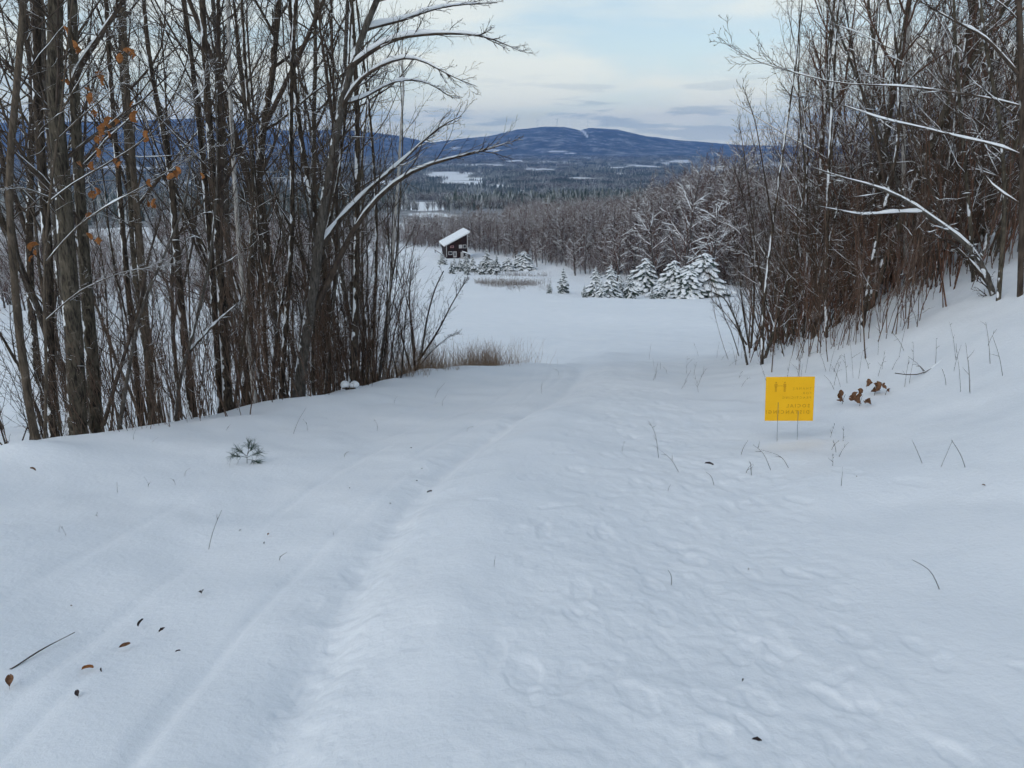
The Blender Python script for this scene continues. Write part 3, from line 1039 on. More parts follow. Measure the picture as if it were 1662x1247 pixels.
# ------------------------------------------------------------------ copies filling both woods
# prototypes are placed as the first of their copies
def scatter(proto, spots, label, group, cat):
    first = True
    for (x, y, rz, s, tl) in spots:
        loc = (x, y, Hs(x, y))
        if first:
            proto.location, proto.rotation_euler, proto.scale = loc, (tl[0], tl[1], rz), (s, s, s)
            tag(proto, label, cat, group)
            first = False
        else:
            copy_tree(proto, loc, rz, s, label, group, cat, tl)


def spots_left(n, g, y0, y1, off0, off1, umax=690):
    out = []
    while len(out) < n:
        y = g.uniform(y0, y1)
        x = xe(y) - g.uniform(off0, off1)
        if y > 20:
            x = min(x, -2.5 - (y - 20) * .1)
        u, v = project(np.array([[x, y, Hs(x, y)]]))
        if -120 < u[0] < umax:
            out.append((x, y, g.uniform(0, 6.28), g.uniform(.8, 1.2), (g.normal(0, .04), g.normal(0, .04))))
    return out


def spots_right(n, g, y0, y1, o0, o1, umin=1215):
    out = []
    while len(out) < n:
        y = g.uniform(y0, y1)
        x0 = float(np.interp(y, [7, 10, 13, 25, 60], [6.2, 5.6, 4.5, 8.6, 20]))
        x = x0 + g.uniform(o0, o1)
        u, v = project(np.array([[x, y, Hs(x, y)]]))
        if umin < u[0] < 1800:
            out.append((x, y, g.uniform(0, 6.28), g.uniform(.75, 1.15), (g.normal(0, .05), g.normal(0, .05))))
    return out


gp = np.random.default_rng(11)
GLW, GRW = 'bare trees filling the left wood', 'bare trees filling the right wood'
for k in range(4):
    t = make_tree(100 + k, 11 + k, .07 + .012 * k, TREE_SPEC, mats=mats_of(['bark_dark', 'bark_olive', 'bark_dark', 'bark_grey'][k]), name='maple_tree', fork=(k % 2 == 0), cover=.3)
    sp = spots_left(4, gp, 14, 34, 2, 12, 600)
    scatter(t, sp, 'tall bare tree deeper in the left wood, behind the front row of trunks', GLW, 'tree')
    t = make_tree(120 + k, 9 + k, .05 + .01 * k, TREE_SPEC, mats=mats_of(['bark_dark', 'bark_grey', 'bark_olive', 'bark_dark'][k], 'twig_red'), name='maple_tree', fork=(k % 2 == 1), cover=.5)
    scatter(t, spots_right(9, gp, 12, 38, 1.2, 9), 'bare tree inside the right wood, behind the front stems', GRW, 'tree')
for k in range(4):
    t = make_tree(140 + k, 5.2 + .8 * k, .021 + .004 * k, SAP_LEFT, .05, mats_of(['bark_dark', 'bark_grey', 'bark_tan', 'bark_dark'][k]), 'bare_sapling', cover=.35)
    scatter(t, spots_left(9, gp, 10, 24, .5, 6, 640) + [q for q in spots_left(14, gp, 12, 17.5, .3, 2.5, 650) if project(np.array([[q[0], q[1], -3]]))[0][0] > 400][:7], 'thin bare sapling among the trunks of the left wood', 'saplings in the left wood', 'sapling')
    t = make_tree(150 + k, 4.8 + .8 * k, .022 + .004 * k, SAP_SPEC, .06, mats_of(['bark_dark', 'bark_grey', 'bark_dark', 'bark_olive'][k], 'twig_red'), 'bare_sapling', cover=.85)
    scatter(t, spots_right(21, gp, 10.5, 26, .0, 6, 1205), 'thin bare sapling with snowy twigs in the right thicket', 'saplings in the right thicket', 'sapling')
for k in range(3):
    t = make_shrub(160 + k, 2.0 + .3 * k, 8, mats_of('bark_dark', 'twig'), spread=.2, cover=.4)
    scatter(t, spots_left(6, gp, 9, 20, .4, 4, 640), 'low bare brush between the trunks of the left wood', 'brush in the left wood', 'brush')
    t = make_shrub(170 + k, 3.0 + .6 * k, 8, mats_of(['twig_red', 'twig', 'bark_tan'][k], ['twig_red', 'twig', 'twig'][k]), spread=.2, cover=.6)
    scatter(t, spots_right(19, gp, 11.5, 22, -.3, 4.5, 1200), 'brown snowy brush at the foot of the right thicket', 'brush in the right thicket', 'brush')

for k in range(3):
    t = make_shrub(180 + k, 2.3 + .5 * k, 7, mats_of(['twig_red', 'twig', 'twig_red'][k], ['twig_red', 'twig', 'twig_red'][k]), spread=.14, cover=.25)
    sp = []
    while len(sp) < 3:
        y = gp.uniform(13.5, 17)
        x = xe(y) - gp.uniform(.2, 1.6)
        if 480 < project(np.array([[x, y, -3.5]]))[0][0] < 665:
            sp.append((x, y, gp.uniform(0, 6.28), gp.uniform(.7, 1.1), (0, 0)))
    scatter(t, sp, 'thin upright red-brown brush between the curved grey tree and the dry grass', 'brush at the end of the left wood', 'brush')

M['stem_tan'] = bark_mat("tan_brush_stem", (.075, .05, .038), (.19, .125, .09), .3, patch=.6, up0=.75, fine=False)
M['stem_rust'] = bark_mat("rusty_brush_stem", (.075, .04, .028), (.20, .105, .07), .3, patch=.6, up0=.75, fine=False)
for k in range(3):
    t = make_shrub(190 + k, 1.9 + .7 * k, 13, mats_of('stem_tan', 'stem_tan'), name='brush_stems', spread=.09, cover=.5, nb=5, thick=.55)
    sp = []
    while len(sp) < 13:
        y = gp.uniform(8.2, 17.2)
        x = xe(y) - gp.uniform(.25, 2.2)
        if 60 < project(np.array([[x, y, Hs(x, y)]]))[0][0] < 690:
            sp.append((x, y, gp.uniform(0, 6.28), gp.uniform(.6, 1.1), (0, 0)))
    scatter(t, sp, 'fine upright tan brush stems along the crest of the left bank', 'fine brush on the left bank', 'brush')
    t = make_shrub(195 + k, 2.2 + .8 * k, 12, mats_of(['stem_rust', 'stem_tan', 'stem_rust'][k], ['stem_rust', 'stem_tan', 'twig'][k]), name='brush_stems', spread=.13, cover=.7, nb=6, thick=.6)
    scatter(t, spots_right(15, gp, 10.5, 17, -.3, 3.2, 1195), 'fine brown brush stems on the crest of the right bank', 'fine brush on the right bank', 'brush')

# ------------------------------------------------------------------ snow-laden spruces
def blob_grid():
    V, F = [(0, 0, 1.0)], []
    m = 6
    for th in (.75, 1.5, 2.2):
        for j in range(m):
            V.append((math.sin(th) * math.cos(6.283 * j / m + th), math.sin(th) * math.sin(6.283 * j / m + th), math.cos(th) * (1 if th < 1.6 else .55)))
    F += [(0, 1 + j, 1 + (j + 1) % m) for j in range(m)]
    for k in range(2):
        F += [(1 + k * m + j, 1 + (k + 1) * m + j, 1 + (k + 1) * m + (j + 1) % m, 1 + k * m + (j + 1) % m) for j in range(m)]
    return np.array(V), F


BV, BF = blob_grid()


def make_spruce(seed, h, wid, snowy, name='spruce_tree', lift=.06, dome=.9):
    """whorls of drooping boughs; each bough a ragged needle plate with fringe, snow pillows lying on it"""
    g = np.random.default_rng(seed)
    tv, tf = tubes(np.array([[[0, 0, -.2], [0, 0, h * .5], [0, 0, h]]]), np.array([[.02 * h, .012 * h, .002 * h]]), 6)
    NV, NF, SV, SF = [], [], [], []
    nn = sn_ = 0
    lev = int(8 + h * 1.7)
    for i in range(lev):
        t = i / (lev - 1)
        z = h * (lift + (1 - lift) * t ** .95)
        L = (wid * (1 - t) ** dome + .03 * h * (1 - t) + .06) * g.uniform(.72, 1.18)
        nb = int(5 + 6 * (1 - t))
        for j in range(nb):
            a = 6.283 * (j + g.random() * .8) / nb + i * 1.1
            ln = L * g.uniform(.55, 1.2)
            dr = g.uniform(.15, .4) + .2 * snowy
            w = ln * g.uniform(.34, .48) + .06
            m = 6
            zb = z + g.normal(0, .03) * h
            ca, sa = math.cos(a), math.sin(a)
            V = []
            for q in range(m):
                s = q / (m - 1)
                rr = ln * s
                zz = zb - dr * ln * s ** 1.4 + .12 * ln * max(0, s - .7)
                ww = w * (math.sin(math.pi * min(1, s * .86 + .12)) ** .7) * (.62 if q % 2 else 1.2)
                for sd, dz in ((-1, -.22 * w), (0, .06 * w), (1, -.22 * w)):
                    V.append((ca * rr - sa * ww * sd * .5, sa * rr + ca * ww * sd * .5, zz + dz + g.normal(0, .05) * w))
            NV += V
            for q in range(m - 1):
                for c in (0, 1):
                    b_ = nn + q * 3 + c
                    NF.append((b_, b_ + 3, b_ + 4, b_ + 1))
            nn += len(V)
            for q in range(1, m):
                p0 = np.array(V[q * 3]); p1 = np.array(V[q * 3 + 2])
                mid = (p0 + p1) / 2 + np.array([ca * .1 * ln, sa * .1 * ln, -w * g.uniform(.3, .65)])
                NV += [tuple(p0), tuple(p1), tuple(mid)]
                NF.append((nn, nn + 1, nn + 2))
                nn += 3
            for q in range(4):
                if g.random() > .3 + .7 * snowy:
                    continue
                s = (q + g.uniform(.5, 1.1)) / 4.1
                rr, ww = ln * s, w * g.uniform(.28, .5) * (1.15 - .3 * s)
                off = g.normal(0, .2) * w
                c = np.array([ca * rr - sa * off, sa * rr + ca * off, zb - dr * ln * s ** 1.4 + .12 * ln * max(0, s - .7) + .05 * w])
                B = BV * [ww * 1.35, ww, ww * (.35 + .3 * snowy)] * g.uniform(.85, 1.15, (len(BV), 1))
                B = np.stack([B[:, 0] * ca - B[:, 1] * sa, B[:, 0] * sa + B[:, 1] * ca, B[:, 2] - dr * .7 * B[:, 0]], 1) + c
                SV += B.tolist()
                SF += [tuple(x + sn_ for x in f) for f in BF]
                sn_ += len(B)
    root = empty(name)
    obj('trunk', mesh('spruce_trunk', tv, tf, True), root, (M['bark_dark'],))
    o = obj('crown', mesh('spruce_crown', NV, NF, False), root, (M['needle'],))
    o['kind'] = 'stuff'
    o = obj('snow_cover', mesh('spruce_snow', SV, SF, True), root, (M['snow_cap'],))
    o['kind'] = 'stuff'
    return root


SPR = [make_spruce(200, 5.5, 1.55, 1.0, dome=.75), make_spruce(201, 5.0, 2.1, 1.0, lift=.2, dome=.5), make_spruce(202, 4.0, .95, .4), make_spruce(203, 5.2, 1.45, .75, dome=.75)]
used = set()


def place_spruce(k, u, vb, vt, Y, label, wide=1.0):
    """stands at depth Y in the column of the photograph, as tall as there"""
    base = px(u, vb, Y)
    x, y = base[0], Y
    z = Hs(x, y)
    h = (px(u, vt + (14 if u > 940 else 0), Y)[2] - z)
    wide *= 1.15 if u > 940 else 1.35
    h0 = [5.5, 5.0, 4.0, 5.2][k]
    s = max(.8, h) / h0
    g = np.random.default_rng(int(u * 7 + vb))
    if k not in used:
        o = SPR[k]
        used.add(k)
        o.location, o.rotation_euler, o.scale = (x, y, z), (0, 0, g.uniform(0, 6.28)), (s * wide, s * wide, s)
    else:
        o = copy_tree(SPR[k], (x, y, z), g.uniform(0, 6.28), (s * wide, s * wide, s), None, None, None)
    tag(o, label, 'spruce', 'snowy spruces on the field edge')


for a in [(2, 948, 485, 449, 104, 'small slim spruce, front left of the big snowy spruce row'),
          (0, 966, 472, 418, 112, 'leftmost tall snow-laden spruce of the row behind the field'),
          (0, 990, 484, 414, 106, 'large snow-laden spruce, second tall one of the row', 1.05),
          (3, 1022, 482, 424, 107, 'dense snowy spruce between the large spruce and the bare shrubs'),
          (2, 1058, 485, 452, 104, 'short green-tipped spruce in front of the wide snowy pines'),
          (3, 1075, 478, 440, 107, 'small whitish spruce just right of the short green-tipped one'),
          (1, 1092, 474, 408, 112, 'wide snow-covered conifer with dark hollow below, mid row', 1.1),
          (1, 1140, 472, 396, 112, 'widest snow-covered conifer at the right end of the row', 1.2),
          (1, 1045, 474, 404, 118, 'snowy conifer behind the row, between dense spruce and wide conifer', .9),
          (2, 914, 469, 434, 118, 'lone slender spruce standing left of the spruce row', .8),
          (2, 892, 474, 459, 116, 'tiny spruce left of the lone slender spruce'),
          (2, 733, 450, 424, 160, 'dark little spruce left in the group below the cabin'),
          (3, 747, 448, 418, 166, 'snowy spruce right below the cabin door'),
          (3, 768, 447, 416, 166, 'snowy spruce below the right corner of the cabin'),
          (3, 790, 446, 404, 170, 'tallest spruce of the group right of the cabin'),
          (2, 806, 444, 414, 170, 'dark spruce at the right of the cabin group'),
          (3, 780, 450, 424, 160, 'short spruce in front of the tallest cabin spruce'),
          (2, 758, 449, 428, 158, 'short dark spruce in the middle of the cabin group'),
          (3, 718, 431, 408, 188, 'spruce at the left front corner of the cabin'),
          (3, 738, 446, 420, 170, 'bushy spruce just left of the dark little spruce', 1.2),
          (3, 757, 444, 412, 174, 'pale spruce standing against the cabin front', 1.1),
          (3, 800, 449, 420, 162, 'broad low spruce before the right end of the cabin group', 1.3),
          (1, 824, 442, 418, 172, 'rounded whitish conifer right of the cabin group', 1.0),
          (0, 976, 484, 440, 103, 'half-height snowy spruce squeezed before the two left tall spruces'),
          (0, 1006, 482, 432, 110, 'snowy spruce filling the gap beside the large spruce'),
          (1, 1115, 474, 416, 109, 'low rounded snowy conifer between the two wide ones', 1.1),
          (1, 850, 440, 408, 176, 'bluish snow-covered conifer midway between cabin and spruce row', 1.2)]:
    place_spruce(*a)

# ------------------------------------------------------------------ the wood behind the field
WOOD_SPEC = [(34, .07, .98, (.5, 1.05), .36, .5, 6, .09, .07, 3), (8, .2, 1, (.35, .85), .42, .6, 4, .12, .05, 3), (5, .2, 1, (.35, .8), .5, .8, 2, .12, .04, 3)]
WOOD = []
for k in range(4):
    pl = Plant(300 + k)
    g = pl.g
    h = 14.0
    P, Rr = grow(g, np.zeros((1, 3)) + [0, 0, -.4], np.array([[g.normal(0, .05), g.normal(0, .05), 1.]]), np.array([h]), np.array([.17]), 12, .03, .03, .15)
    pl.put('trunk', P, Rr, 6)
    cur = (P, Rr)
    for lv, (nb, t0, t1, ang, lenf, rf, n, wander, trop, kk) in enumerate(WOOD_SPEC):
        p0, d0, ln, r0 = spawn(g, cur[0], cur[1], nb, t0, t1, ang, lenf, rf, minr=.013)
        cur = grow(g, p0, d0, ln, r0, n, wander, trop, .4)
        pl.put('crown', cur[0], cur[1], 3)
        if lv < 2:
            a, b = snow_on(g, cur[0], cur[1], add=.024, mul=.8, cover=.72)
            pl.put('snow', a, b, 3)
    WOOD.append((pl.build('maple_tree', {'trunk': M['wood_bark'], 'crown': M['wood_twig'], 'snow': M['snow_cap']}), pl))


def wood_edge(u):
    """distance of the wood's edge in the column u"""
    return np.interp(u, [300, 640, 700, 760, 900, 1000, 1100, 1200, 1300, 1500], [260, 246, 240, 226, 182, 150, 132, 126, 122, 110])


gw = np.random.default_rng(21)
cnt = [0] * 4
for i in range(110):
    u = 655 + 590 * (i + gw.random()) / 110
    Y = float(wood_edge(u)) + abs(gw.normal(0, 14))
    x = px(u, 400, Y)[0]
    k = i % 4
    s = float(np.interp(u, [650, 800, 1000, 1080, 1150, 1250], [.66, .8, 1.0, 1.3, 1.5, 1.4])) * gw.uniform(.75, 1.12)
    loc = (x, Y, Hs(x, Y))
    if cnt[k] == 0:
        o = WOOD[k][0]
        o.location, o.rotation_euler, o.scale = loc, (0, 0, gw.uniform(0, 6.28)), (s, s, s)
    else:
        o = copy_tree(WOOD[k][0], loc, gw.uniform(0, 6.28), s, None, None, None)
    cnt[k] += 1
    tag(o, 'bare snow-dusted maple in the front edge of the wood behind the field', 'tree', 'front trees of the wood behind the field')

def broad_tree(seed):
    pl = Plant(seed)
    g = pl.g
    P, Rr = grow(g, np.zeros((1, 3)) + [0, 0, -.4], np.array([[g.normal(0, .06), g.normal(0, .06), 1.]]), np.array([11.]), np.array([.24]), 10, .05, .03, .2)
    pl.put('trunk', P, Rr, 7)
    cur = (P, Rr)
    for lv, (nb, t0, t1, ang, lenf, rf, n, wander, trop) in enumerate([(17, .16, .98, (.45, 1.1), .56, .5, 8, .08, .05), (8, .2, 1, (.4, .9), .4, .6, 5, .1, .03), (5, .2, 1, (.4, .8), .45, .8, 3, .12, .02)]):
        p0, d0, ln, r0 = spawn(g, cur[0], cur[1], nb, t0, t1, ang, lenf, rf, minr=.012)
        cur = grow(g, p0, d0, ln, r0, n, wander, trop, .35)
        pl.put('crown', cur[0], cur[1], 4 if lv == 0 else 3)
        a, b = snow_on(g, cur[0], cur[1], add=(.05, .034, .016)[lv], mul=.8, cover=(1.0, .9, .5)[lv])
        pl.put('snow', a, b, 4)
    return pl.build('maple_tree', {'trunk': M['wood_bark'], 'crown': M['wood_twig'], 'snow': M['snow_cap']})


for (sd, u, dy, vt, label) in [(501, 1112, -9, 318, 'broad maple with white snow-lined limbs behind the wide conifers'), (502, 1066, -7, 345, 'broad snow-lined maple left of the tallest one at the wood edge'),
                               (503, 1158, -8, 330, 'broad snow-lined maple beside the right thicket edge'), (504, 1004, -8, 372, 'broad snow-lined maple behind the large spruce'),
                               (505, 935, -9, 388, 'broad low snow-lined maple right of the lone slender spruce'), (506, 872, -10, 392, 'broad low snow-lined maple left of the lone slender spruce')]:
    Y = float(wood_edge(u)) + dy
    x = px(u, 400, Y)[0]
    z = Hs(x, Y)
    o = broad_tree(sd)
    s_ = (px(u, vt, Y)[2] - z) / 11.0
    o.location, o.rotation_euler, o.scale = (x, Y, z), (0, 0, sd * 1.3), (s_, s_, s_)
    tag(o, label, 'tree', 'broad maples at the wood edge')

# masses too far or too many to count: points carrying instances
protoC = bpy.data.collections.new("far_prototypes")


def proto_obj(name, V, F, mats, midx=None, smooth=True):
    me = mesh(name, V, F, smooth, midx)
    for m in mats:
        me.materials.append(m)
    o = bpy.data.objects.new(name, me)
    protoC.objects.link(o)
    return o


def instancer(name, pts, idx, sc, objs):
    me = bpy.data.meshes.new(name)
    me.vertices.add(len(pts))
    me.vertices.foreach_set('co', np.asarray(pts, np.float32).ravel())
    for nm, ty, arr in (("idx", 'INT', np.asarray(idx, np.int32)), ("sc", 'FLOAT', np.asarray(sc, np.float32)), ("rot", 'FLOAT', np.random.default_rng(4).uniform(0, 6.28, len(pts)).astype(np.float32))):
        a = me.attributes.new(nm, ty, 'POINT')
        a.data.foreach_set('value', arr)
    o = obj(name, me)
    ng = bpy.data.node_groups.new(name + "_nodes", 'GeometryNodeTree')
    ng.interface.new_socket("Geometry", in_out='INPUT', socket_type='NodeSocketGeometry')
    ng.interface.new_socket("Geometry", in_out='OUTPUT', socket_type='NodeSocketGeometry')
    N, L = ng.nodes, ng.links
    gi, go = N.new("NodeGroupInput"), N.new("NodeGroupOutput")
    iop = N.new("GeometryNodeInstanceOnPoints")
    g2i = N.new("GeometryNodeGeometryToInstance")
    for ob in reversed(objs):
        oi = N.new("GeometryNodeObjectInfo")
        oi.inputs[0].default_value = ob
        oi.inputs["As Instance"].default_value = True
        L.new(oi.outputs["Geometry"], g2i.inputs[0])
    L.new(g2i.outputs[0], iop.inputs["Instance"])
    L.new(gi.outputs[0], iop.inputs["Points"])
    iop.inputs["Pick Instance"].default_value = True

    def named(nm, ty):
        n = N.new("GeometryNodeInputNamedAttribute")
        n.data_type = ty
        n.inputs[0].default_value = nm
        return n.outputs[0]
    L.new(named("idx", 'INT'), iop.inputs["Instance Index"])
    cx = N.new("ShaderNodeCombineXYZ")
    L.new(named("rot", 'FLOAT'), cx.inputs[2])
    L.new(cx.outputs[0], iop.inputs["Rotation"])
    L.new(named("sc", 'FLOAT'), iop.inputs["Scale"])
    L.new(iop.outputs[0], go.inputs[0])
    md = o.modifiers.new("scatter", 'NODES')
    md.node_group = ng
    o['kind'] = 'stuff'
    return o


def merged(pl):
    V, F, mi, n = [], [], [], 0
    for q, p in enumerate(('trunk', 'crown', 'snow')):
        for v, f in pl.parts[p]:
            V.append(v)
            F.append(f + n)
            mi += [q] * len(f)
            n += len(v)
    return np.concatenate(V), np.concatenate(F), mi


wood_protos = []
for k in range(4):
    V, F, mi = merged(WOOD[k][1])
    wood_protos.append(proto_obj("wood_tree_kind", V, F, (M['wood_bark'], M['wood_twig'], M['snow_cap']), mi))
pts, sc = [], []
while len(pts) < 2300:
    u = gw.uniform(250, 1750)
    e = float(wood_edge(u))
    Y = e + 16 + 230 * gw.random() ** 1.3
    if (u < 655 and Y < 262) or (u < 820 and Y > 310):
        continue
    x = px(u, 400, Y)[0]
    pts.append((x, Y, Hs(x, Y)))
    sc.append(float(np.interp(u, [650, 800, 1000, 1080, 1150, 1250], [.6, .74, .95, 1.2, 1.4, 1.3])) * gw.uniform(.7, 1.12))
lp, ls = [], []
while len(lp) < 260:
    u = gw.uniform(-150, 625)
    Y = 48 + 190 * gw.random()
    x = px(u, 400, Y)[0]
    if vnoise(np.array([x]), np.array([Y]), 22., 95)[0] > -.25:
        lp.append((x, Y, Hs(x, Y)))
        ls.append(gw.uniform(.35, .7) * (1 if Y > 80 else .8))
o = instancer("bare_wood", lp, gw.integers(0, 4, len(lp)), ls, wood_protos)
under = 0
while under < 380:
    u = gw.uniform(655, 1260)
    Y = float(wood_edge(u)) + gw.uniform(-3, 22)
    x = px(u, 400, Y)[0]
    pts.append((x, Y, Hs(x, Y)))
    sc.append(gw.uniform(.18, .42))
    under += 1
tag(o, 'grey-brown bare trees far down the slope, seen between the left trunks', 'wood')
o = instancer("bare_wood", pts, gw.integers(0, 4, len(pts)), sc, wood_protos)
tag(o, 'mass of red-brown bare trees stretching back behind the field', 'wood')


def far_conifer(seed, n=1, spread=0.0):
    g = np.random.default_rng(seed)
    V, F = [], []
    for q in range(n):
        ox, oy = (0, 0) if n == 1 else g.uniform(-spread, spread, 2)
        h = g.uniform(10, 17)
        w = h * g.uniform(.15, .24)
        for t in range(4):
            z0, z1 = h * (.08 + .22 * t), h * (.08 + .22 * t + .42 - .03 * t)
            rr = w * (1 - .22 * t)
            b = len(V)
            m = 7
            for j in range(m):
                a = 6.283 * j / m + g.random()
                r_ = rr * g.uniform(.65, 1.2)
                V.append((ox + r_ * math.cos(a), oy + r_ * math.sin(a), z0 + g.normal(0, .25)))
            V.append((ox, oy, min(z1, h)))
            F += [(b + j, b + (j + 1) % m, b + m) for j in range(m)]
    return V, F


def far_bare(seed, n=1, spread=0.0):
    g = np.random.default_rng(seed)
    Vs, Fs, c = [], [], 0
    for q in range(n):
        ox, oy = (0, 0) if n == 1 else g.uniform(-spread, spread, 2)
        h = g.uniform(9, 14)
        k = 26
        z0 = g.uniform(.15, .6, k) * h
        a = g.uniform(0, 6.28, k)
        ln = (h - z0) * g.uniform(.5, 1.0, k)
        P = np.zeros((k + 1, 3, 3))
        P[0] = [[ox, oy, 0], [ox, oy, h * .5], [ox, oy, h * .95]]
        for i in range(k):
            o_ = np.array([ox, oy, z0[i]])
            d = np.array([math.cos(a[i]) * .6, math.sin(a[i]) * .6, .8])
            P[i + 1] = [o_, o_ + d * ln[i] * .5, o_ + d * ln[i] + np.array([0, 0, .1 * ln[i]])]
        Rr = np.full((k + 1, 3), .09)
        Rr[0] = [.2, .14, .05]
        Rr[1:, 2] = .05
        v, f = tubes(P, Rr, 3)
        Vs.append(v)
        Fs.append(f + c)
        c += len(v)
    return np.concatenate(Vs), np.concatenate(Fs)


def far_mat():
    m, nt, N, L, b = new_mat("far_conifer_needles")
    g = N.new("ShaderNodeNewGeometry")
    oi = N.new("ShaderNodeObjectInfo")
    sep = N.new("ShaderNodeSeparateXYZ")
    L.new(g.outputs["Normal"], sep.inputs[0])
    n = noise_node(N, L, .35, 2, .6, g.outputs["Position"])
    f = mnode(N, L, 'ADD', mnode(N, L, 'MULTIPLY', sep.outputs[2], .55), mnode(N, L, 'ADD', mnode(N, L, 'MULTIPLY', n.outputs[0], .5), mnode(N, L, 'MULTIPLY', oi.outputs["Random"], .35)))
    col = cramp(N, L, f, [(.32, (.035, .052, .046)), (.55, (.13, .15, .145)), (.85, (.52, .54, .56))])
    L.new(col, b.inputs["Base Color"])
    b.inputs["Roughness"].default_value = .9
    b.inputs["Specular IOR Level"].default_value = .1
    return m


mfc = far_mat()
far_protos = []
for s in range(3):
    far_protos.append(proto_obj("far_conifer_kind", *far_conifer(400 + s), (mfc,), smooth=False))
for s in range(2):
    far_protos.append(proto_obj("far_bare_kind", *far_bare(410 + s), (M['wood_bark'],)))
for s in range(3):
    far_protos.append(proto_obj("far_conifer_clump", *far_conifer(420 + s, 16, 24), (mfc,), smooth=False))
for s in range(2):
    far_protos.append(proto_obj("far_bare_clump", *far_bare(430 + s, 14, 24), (M['wood_bark'],)))


def scatter_valley():
    g = np.random.default_rng(31)
    out, ids, scs = [], [], []
    for (r0, r1, n, cl) in ((430, 1500, 26000, False), (1400, 4200, 15000, True), (4200, 8600, 12000, True)):
        r = np.sqrt(g.uniform(r0 ** 2, r1 ** 2, n))
        a = g.uniform(-R(40), R(40), n)
        x, y = r * np.sin(a), r * np.cos(a)
        z = H(x, y)
        V = np.stack([x, y, z], 1)
        mk = forest_mask(V)
        thin = .55 + .45 * fbm(x, y, 120., 81, 3)
        pu, pv = project(V)
        ok = (g.random(n) < mk) & (mk > .5) & (g.random(n) < thin + .35) & ~((r < 640) & (pu > 590) & (pu < 860))
        V = V[ok]
        con = fbm(V[:, 0], V[:, 1], 260., 85, 3) + .35 * g.normal(0, 1, len(V)) > .0
        i = np.where(con, g.integers(0, 3, len(V)), g.integers(3, 5, len(V))) + (5 if cl else 0)
        out.append(V)
        ids.append(i)
        scs.append(g.uniform(.5, 1.3, len(V)))
    o = instancer("valley_wood", np.concatenate(out), np.concatenate(ids), np.concatenate(scs), far_protos)
    tag(o, 'far mixed wood of snowy conifers and bare trees covering the valley', 'wood')


scatter_valley()

# ------------------------------------------------------------------ cabin
def cabin():
    Y = 203.0
    b = px(742, 415, Y)
    x, y = b[0], Y
    root = empty('cabin', (x, y, b[2]), R(14), .94)
    W, D = 6.1, 8.6
    hl, hr = 3.0, 6.0
    Geo().prism([(-W / 2, -2.5), (W / 2, -2.5), (W / 2, hr), (-W / 2, hl)], 0, D).build('wall', M['red_wall'], root)
    sl = (hr - hl) / W
    e0, e1 = -W / 2 - .75, W / 2 + .7
    zf = lambda q: hl + sl * (q + W / 2)
    rf = Geo().prism([(e0, zf(e0) + .03), (e1, zf(e1) + .03), (e1, zf(e1) + .22), (e0, zf(e0) + .22)], -.55, D + .5).build('roof', M['white_trim'], root)
    Geo().prism([(e0 - .05, zf(e0) + .23), (e1 + .05, zf(e1) + .23), (e1 - .1, zf(e1) + .58), (e0 + .1, zf(e0) + .58)], -.62, D + .55).build('roof_snow', M['snow_cap'], rf)
    for cx_, top in ((-W / 2, hl - .05), (W / 2, hr - .1)):
        Geo().box((cx_ - .09, -.06, -.4), (cx_ + .09, .0 - .002, top)).build('corner_board', M['white_trim'], root)

    def window(cx_, cz, w, h, trim='white_trim', pane='glass'):
        f = Geo()
        t = .13
        f.box((cx_ - w / 2, -.07, cz - h / 2), (cx_ - w / 2 + t, -.004, cz + h / 2))
        f.box((cx_ + w / 2 - t, -.07, cz - h / 2), (cx_ + w / 2, -.004, cz + h / 2))
        f.box((cx_ - w / 2 + t, -.068, cz - h / 2), (cx_ + w / 2 - t, -.004, cz - h / 2 + t))
        f.box((cx_ - w / 2 + t, -.068, cz + h / 2 - t), (cx_ + w / 2 - t, -.004, cz + h / 2))
        o = f.build('window', M[trim], root)
        Geo().box((cx_ - w / 2 + t, -.03, cz - h / 2 + t), (cx_ + w / 2 - t, -.01, cz + h / 2 - t)).build('pane', M[pane], o)
        return o
    window(-1.45, 2.55, 1.0, .6, 'pink_trim')
    window(1.05, 2.55, .98, 1.0, pane='white_trim')
    window(2.25, 2.55, .98, 1.0)
    window(-1.95, .75, 1.15, .95)
    d = Geo().box((-1.15, -.06, -.5), (-.15, -.004, 1.2)).build('door', M['white_trim'], root)
    Geo().box((-.95, -.09, -.1), (-.72, -.062, .95)).build('pane', M['glass'], d)
    Geo().box((-.56, -.09, -.1), (-.35, -.062, .95)).build('pane', M['glass'], d)
    # porch with a snowy lean-to roof at the right
    Geo().box((1.3, -1.6, -1.2), (1.45, -1.45, 1.0)).box((2.6, -1.6, -1.2), (2.75, -1.45, .55)).box((1.0, -.9, -1.2), (1.7, -.1, 1.0)).build('porch', M['white_trim'], root)
    Geo().prism([(1.5, 1.05), (3.9, .25), (3.9, .5), (1.5, 1.35)], -1.7, 1.6).build('porch_snow', M['snow_cap'], root)
    Geo().box((2.2, -1.2, -1.4), (3.6, 1.2, .2)).build('shed', M['wood_grey'], root)
    # ramp with rail coming down from the left
    Geo().prism([(-6.6, 1.5), (-3.3, -.6), (-3.3, -.85), (-6.6, 1.25)], -1.1, .6).build('ramp', M['snow_cap'], root)
    Geo().prism([(-6.7, 2.1), (-3.2, -.1), (-3.2, -.3), (-6.7, 1.9)], -1.25, -1.12).prism([(-6.6, 1.25), (-6.4, 1.1), (-6.4, 2.0), (-6.6, 2.1)], -1.24, -1.13).build('handrail', M['wood_grey'], root)
    tag(root, 'dark red cabin with one steep snow-covered shed roof, beyond the field', 'cabin')


cabin()


